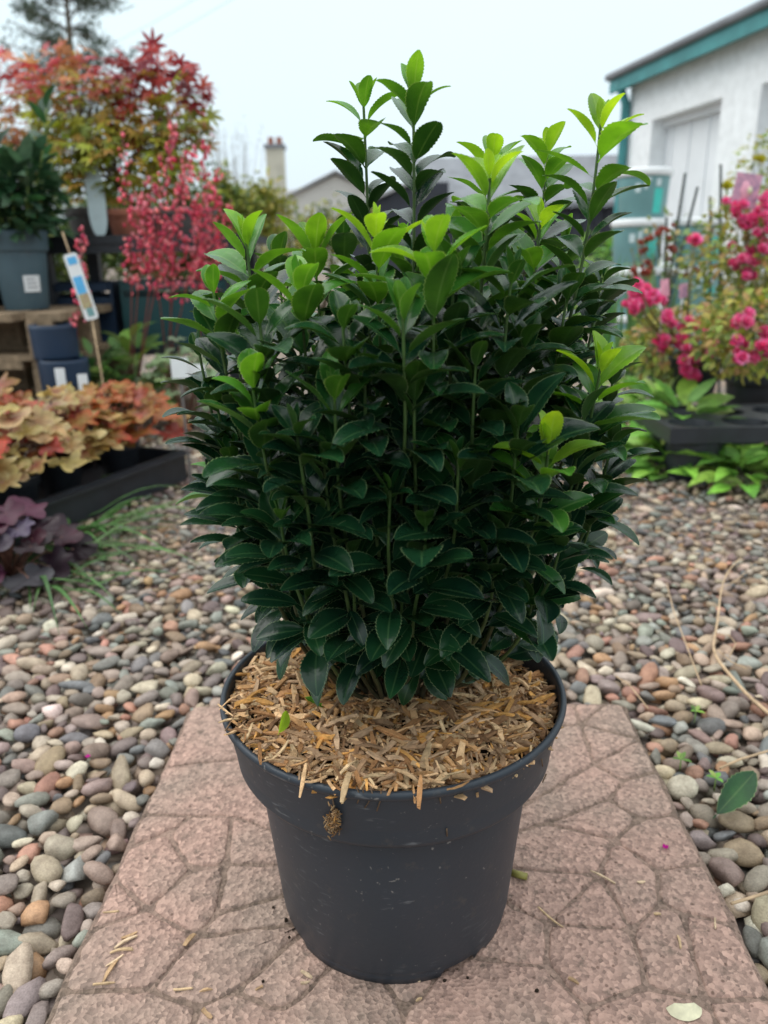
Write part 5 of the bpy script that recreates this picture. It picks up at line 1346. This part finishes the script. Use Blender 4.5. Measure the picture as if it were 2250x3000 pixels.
p0, p1 = at(748, 462, 14.0), at(905, 392, 14.0)
lean = thing('lean_to_store', ((p0[0] + p1[0]) / 2, 14, -0.05), 'dark navy lean-to store with a sloping top beside the grey roofed shed', 'shed')
mb = MB(); V = [[p0[0], 14, -.05], [p1[0] + 0.5, 14, -.05], [p1[0] + 0.5, 14, p1[2] - 0.02], [p1[0], 14, p1[2]], [p0[0], 14, p0[2]]]
V = np.array(V + [[a, 16, c_] for a, b, c_ in V]); k = np.arange(5); mb.add(V, np.stack([k, (k + 1) % 5, 5 + (k + 1) % 5, 5 + k], -1)); mb.f[5] = [np.array([[0, 1, 2, 3, 4], [9, 8, 7, 6, 5]])]; mb.build('wall', M['darkwall'], lean, smooth=False)
mb = MB(); d_ = p1 - p0; V = [p0 - d_ * 0.06 + (0, -0.1, 0), p1 + (0, -0.1, 0), p1 + (0, 2.1, 0), p0 - d_ * 0.06 + (0, 2.1, 0)]
V = np.array([v + (0, 0, 0.015) for v in V] + [v + (0, 0, 0.075) for v in V]); mb.add(V, [[3, 2, 1, 0], [4, 5, 6, 7], [0, 1, 5, 4], [1, 2, 6, 5], [2, 3, 7, 6], [3, 0, 4, 7]]); mb.build('roof', M['tile'], lean, smooth=False)

# ------------------------------------------------------------------ hedges and trees beyond
def bush(name, c, rad, n_, pal_, label, cat='shrub', Ll=(0.05, 0.09), group=None):
    t = thing(name, (c[0], c[1], -0.05), label, cat, group)
    c = np.array(c, float)
    for q in range(7):
        e_ = c + nrm(rng.normal(0, 1, 3) + (0, 0, .6)) * np.array(rad) * 0.7
        mb = MB(); tube(mb, np.linspace((c[0] + rnd(-.1, .1), c[1], -0.05), e_, 6), np.linspace(0.02, 0.006, 6), 5); mb.build('branch', M['bark'], t)
    fol = MB()
    cl = [nrm(rng.normal(0, 1, 3)) * rnd(0.3, 0.85) for _ in range(26)]
    for q in range(n_):
        dv = random.choice(cl) + rng.normal(0, 0.17, 3)
        p = c + dv * np.array(rad)
        if p[2] < 0: continue
        V, F = ovate(rnd(*Ll), rnd(0.5, 0.7) * Ll[0], 0.2, 0.4, 4)
        fol.add(place(V, p, nrm(rng.normal(0, 1, 3)), (0, 0, 1) + rng.normal(0, .5, 3)), F, col=pick(pal_))
    fol.build('foliage', M['foliage'], t, kind='stuff')
HG = [(0.10, 0.16, 0.035), (0.07, 0.12, 0.03), (0.16, 0.20, 0.04)]
YB = [(0.36, 0.36, 0.05), (0.28, 0.30, 0.05), (0.42, 0.36, 0.08), (0.20, 0.24, 0.04)]
c = at(545, 470, 7.5); bush('garden_bush', c, (0.42, 0.35, 0.30), 2200, YB, 'yellow-green bush between the pink flowers and the far gable')
c = at(490, 460, 6.5); bush('garden_bush', c, (0.28, 0.3, 0.30), 1400, YB + HG, 'mixed yellow and green bush behind the pink coral bells')
c = at(680, 520, 9.0); bush('garden_bush', c, (0.6, 0.4, 0.45), 1800, HG + YB, 'green bush below the far gable')
c = at(350, 500, 7.0); bush('garden_bush', (c[0], c[1], 0.70), (0.95, 0.4, 0.66), 6500, HG, 'dark green bush seen under and behind the bench')
c = at(60, 500, 7.0); bush('garden_bush', (c[0], c[1], 0.62), (0.95, 0.4, 0.72), 5500, HG, 'dark green bush behind the pallets')
c = at(1320, 560, 7.0); bush('garden_bush', (c[0], c[1], 0.35), (0.5, 0.4, 0.45), 1500, WG, 'fresh green bush behind the stacked tubs')
c = at(1600, 560, 6.0); bush('garden_bush', (c[0], c[1], 0.35), (0.7, 0.3, 0.5), 1500, HG + YB, 'olive green bush at the foot of the white building')
# tall airy tree
tb_ = at(160, 150, 25.0); tr = thing('conifer_tree', (tb_[0], 25, -0.05), 'tall airy conifer standing far behind the maples', 'tree')
mb = MB(); tube(mb, np.array([[tb_[0] + 0.05 * math.sin(q), 25, -0.05 + q * 1.1] for q in range(10)]), np.linspace(0.16, 0.03, 10), 8); mb.build('trunk', M['bark'], tr)
fol = MB(); brb = MB()
for q in range(90):
    z = rnd(3.4, 9.8); L_ = (11.5 - z) * 0.19 + rnd(0.2, 0.75); a = rnd(0, 6.28)
    s0 = np.array([tb_[0], 25, z]); e_ = s0 + np.array([math.cos(a) * L_, math.sin(a) * L_, rnd(0.0, 0.6)])
    tube(brb, [s0, (s0 + e_) / 2 + (0, 0, 0.08), e_], [0.03, 0.02, 0.008], 4)
    for k in range(110):
        f_ = rnd(0.3, 1.1); p = s0 + (e_ - s0) * f_ + rng.normal(0, 0.11, 3)
        V, F = ovate(rnd(0.12, 0.26), 0.05, 0.1, 0.2, 3)
        fol.add(place(V, p, nrm((e_ - s0) * 0.6 + rng.normal(0, .7, 3)), (0, 0, 1) + rng.normal(0, .6, 3)), F, col=pick([(0.07, 0.10, 0.06), (0.10, 0.13, 0.09), (0.06, 0.085, 0.06)]))  # distance haze is put into the foliage colour as a paler grey-green
brb.build('branches', M['bark'], tr, kind='stuff'); fol.build('crown', M['foliage'], tr, kind='stuff')
# thin bare twiggy bush by the chimney
c = at(500, 330, 10.0); t = thing('airy_shrub', (c[0], c[1], -0.05), 'thin airy shrub fading against the sky beside the chimney', 'shrub'); fol = MB(); brb = MB()
for q in range(40):
    e_ = c + rng.normal(0, 1, 3) * (0.16, 0.12, 0.16)
    tube(brb, np.linspace((c[0] + rnd(-.1, .1), c[1], -0.05), e_, 5), np.linspace(0.008, 0.0015, 5), 4)
    for k in range(7):
        V, F = ovate(0.03, 0.016, 0.1, 0.2, 3); fol.add(place(V, e_ + rng.normal(0, 0.05, 3), rng.normal(0, 1, 3), (0, 0, 1)), F, col=pick([(0.16, 0.18, 0.15), (0.2, 0.2, 0.18)]))
brb.build('twigs', M['bark'], t, kind='stuff'); fol.build('foliage', M['foliage'], t, kind='stuff')
# overhead wires
for q, (x0, y0, x1, y1) in enumerate([(250, 70, 520, -60), (310, 88, 600, -60)]):
    A, B = at(x0 - 260, y0 + 125, 32.0), at(x1, y1, 22.0); tt = np.linspace(0, 1, 24)[:, None]
    mb = MB(); tube(mb, A + (B - A) * tt - np.array([0, 0, 0.25]) * np.sin(tt * math.pi), 0.005, 5); o = mb.build('overhead_wire', M['wire'])
    tag(o, ['thin overhead wire crossing the sky, nearer the conifer', 'thin overhead wire crossing the sky, farther from the conifer'][q], 'wire', 'overhead wires')

# ------------------------------------------------------------------ small litter
def loose_leaf(xv, yv, Z, L_, W_, yaw, tilt, age, label, group=None):
    p = atz(xv, yv, Z)
    V, F, E_ = leaf_local(L_, W_, 0.5, rnd(0.2, 0.6), 0.02)
    V = rot(V, yaw, tilt) + p
    o = MB().add(V, F, edge=E_, age=age).build('fallen_leaf', M['leaf'])
    return tag(o, label, 'leaf', group)
loose_leaf(1540, 1768, 0.006, 0.085, 0.034, -0.8, (0.35, 0.45), 0.22, 'fallen green leaf lying on the gravel beside the slab')
loose_leaf(600, 1588, 0.236, 0.026, 0.011, 0.1, (0.5, 0.9), 0.98, 'small pale green curled leaf on the wood chips')
loose_leaf(700, 1530, 0.234, 0.022, 0.010, 0.9, (0.2, 0.1), 0.75, 'faded yellowish leaf lying on the wood chips')
loose_leaf(890, 1495, 0.236, 0.028, 0.011, 0.8, (0.6, 0.2), 0.66, 'drooping olive leaf at the foot of the shrub')
DRY = [(0.55, 0.39, 0.23), (0.60, 0.45, 0.30), (0.46, 0.30, 0.17)]
straw = [(1190, 1982, .030, .0016, -0.9), (1302, 1895, .024, .0018, -0.7), (1467, 2035, .014, .0022, 1.4), (1545, 1995, .012, .002, 1.2), (1385, 1905, .008, .003, 0.1), (272, 2035, .02, .003, 0.7), (262, 2055, .02, .003, 0.2), (238, 2098, .022, .004, 1.35), (248, 2075, .016, .002, 0.8), (225, 2125, .018, .002, 0.1), (280, 2020, .014, .003, 0.5),
         (395, 2137, .016, .002, 0.1), (445, 2140, .010, .002, 0.2), (448, 2190, .012, .004, -0.7), (662, 2105, .012, .004, -0.6), (905, 2110, .011, .004, 1.5), (410, 2030, .014, .006, 1.1), (660, 2122, .008, .002, .2), (1420, 1975, .006, .002, 0), (905, 2160, .006, .002, .5), (240, 1970, .014, .002, 0.1), (560, 2135, .007, .002, .6), (1240, 2120, .010, .003, -.7)]
for q, (xv, yv, L_, w_, yaw) in enumerate(straw):
    p = atz(xv, yv, 0.0014)
    mb = chip(p[0], p[1], 0.0018, L_, w_, min(w_, 0.0018), yaw, (0.02, 0.02))
    mb.a['col'][0][1][:] = np.array(random.choice(DRY)) * rnd(0.8, 1.15)
    tag(mb.build('straw_bit', M['chip'], smooth=False), 'loose bit of dry straw lying on the pink slab', 'straw', 'straw bits on the slab')
# olive twig stub, shell, petals, dark crumbs
p = atz(1122, 1890, 0.003); mb = MB(); tube(mb, [p + (-0.007, 0.003, 0), p, p + (0.007, -0.003, 0.0005)], [0.0035, 0.0036, 0.0034], 9, col=(0.22, 0.20, 0.05)); tag(mb.build('twig_stub', M['stem']), 'short olive green twig stub beside the pot on the slab', 'twig')
p = atz(1476, 2180, 0.0); mb = MB()
a = np.linspace(math.pi, 2 * math.pi, 13); V = [[0, 0, 0.006]] + [[0.0145 * math.cos(q), 0.0145 * math.sin(q) * 0.8, 0.001 + rnd(0, .0012)] for q in a] + [[0.008 * math.cos(q), 0.008 * math.sin(q) * 0.8, 0.007] for q in a]
k = np.arange(12); mb.add(np.array(V) + p, np.stack([1 + k, 2 + k, 15 + k, 14 + k], -1)); mb.f[3] = [np.stack([14 + k, 15 + k, 0 * k], -1)]; tag(mb.build('seed_shell', M['shell']), 'pale yellow seed shell on the corner of the slab', 'shell')
for xv, yv, Z, lab_ in [(1437, 1832, 0.002, 'tiny magenta petal on the pink slab'), (190, 1636, 0.004, 'tiny magenta petal on the gravel left of the slab')]:
    p = atz(xv, yv, Z); mb = MB()
    for q in range(4):
        V, F = ovate(0.0045, 0.004, 0.3, -0.5, 5); mb.add(rot(V, q * 1.57 + 0.3, (0.4, 0)) + p, F, col=(0.55, 0.01, 0.30))
    tag(mb.build('fallen_petal', M['petal']), lab_, 'petal')
for k, (xv, yv) in enumerate([(618, 2695 * S), (590, 1960), (568, 2120), (1010, 2112), (960, 2118), (905, 2105), (1160, 2140), (625, 2025)]):
    p = atz(xv, yv if yv < 2212 else 1990, 0.001); mb = MB(); V, F = ICO[1]
    mb.add(V * rng.normal(1, .2, (len(V), 1)) * rnd(0.0012, 0.0022) + p, F); tag(mb.build('soil_crumb', M['soil']), 'tiny dark soil crumb near the foot of the pot', 'soil', 'soil crumbs by the pot')
# dry curling stem and straws on the right-hand gravel
mb = MB(); path = [(1600, 1205), (1570, 1240), (1556, 1280), (1552, 1330), (1545, 1370), (1540, 1400), (1548, 1432), (1580, 1465), (1620, 1500), (1675, 1545)]
Pp = np.array([atz(*q, 0.006) for q in path]); Pp[:, 2] += 0.006 * np.sin(np.arange(len(path)) * 1.3)
fine_ = np.array([[np.interp(t_, np.arange(len(path)), Pp[:, c_]) for c_ in range(3)] for t_ in np.linspace(0, len(path) - 1, 40)])
for _ in range(3): fine_[1:-1] = (fine_[:-2] + 2 * fine_[1:-1] + fine_[2:]) / 4
dry = thing('dry_stem', fine_[0] * (1, 1, 0), 'long curling dry brown stem lying on the right-hand gravel', 'stem')
tube(mb, fine_, np.linspace(0.0012, 0.0028, 40), 7); mb.build('main_stem', M['drystem'], dry)
for path in ([(1545, 1370), (1575, 1372), (1590, 1390), (1575, 1420)], [(1552, 1405), (1580, 1430), (1615, 1445)], [(1560, 1270), (1590, 1255), (1612, 1235)]):
    mb = MB(); tube(mb, [atz(*q, 0.008) for q in path], 0.0009, 5); mb.build('side_shoot', M['drystem'], dry)
for q, path in enumerate([[(1440, 1260), (1455, 1320), (1500, 1440), (1515, 1480)], [(1555, 1660), (1600, 1640), (1660, 1622)], [(1580, 1952), (1620, 1940), (1665, 1925)], [(1330, 1460), (1360, 1480), (1400, 1530)]]):
    mb = MB(); tube(mb, [atz(*p_, 0.008) for p_ in path], 0.0010 + 0.0006 * (q in (1, 2)), 5)
    tag(mb.build('straw_stalk', M['drystem']), ['hair-thin dry stalk on the gravel beyond the slab', 'dry straw stalk on the gravel above the fallen green leaf', 'dry straw stalk on the gravel at the right of the slab', 'hair-thin dry stalk beside the back corner of the slab'][q], 'straw')
for xv, yv, lab_ in [(1502, 1545, 'tiny green seedling sprouting from the gravel by the slab corner'), (1470, 1650, 'tiny green sprig in the gravel against the slab edge'), (1545, 1690, 'tiny green sprig beside the fallen green leaf')]:
    p = atz(xv, yv, -0.004); t = thing('seedling', p, lab_, 'seedling')
    for q in range(4):
        V, F = ovate(rnd(.010, .016), 0.006, 0.2, 0.5, 6); MB().add(rot(V, q * 1.6 + rnd(0, 1), (0.5, 0)) + p + (0, 0, .006), F, col=pick(WG)).build('leaf', M['foliage'], t)
    mb = MB(); tube(mb, [p - (0, 0, 0.012), p + (0, 0, 0.007)], 0.0008, 5, col=(0.2, 0.3, 0.08)); mb.build('stem', M['stem'], t)
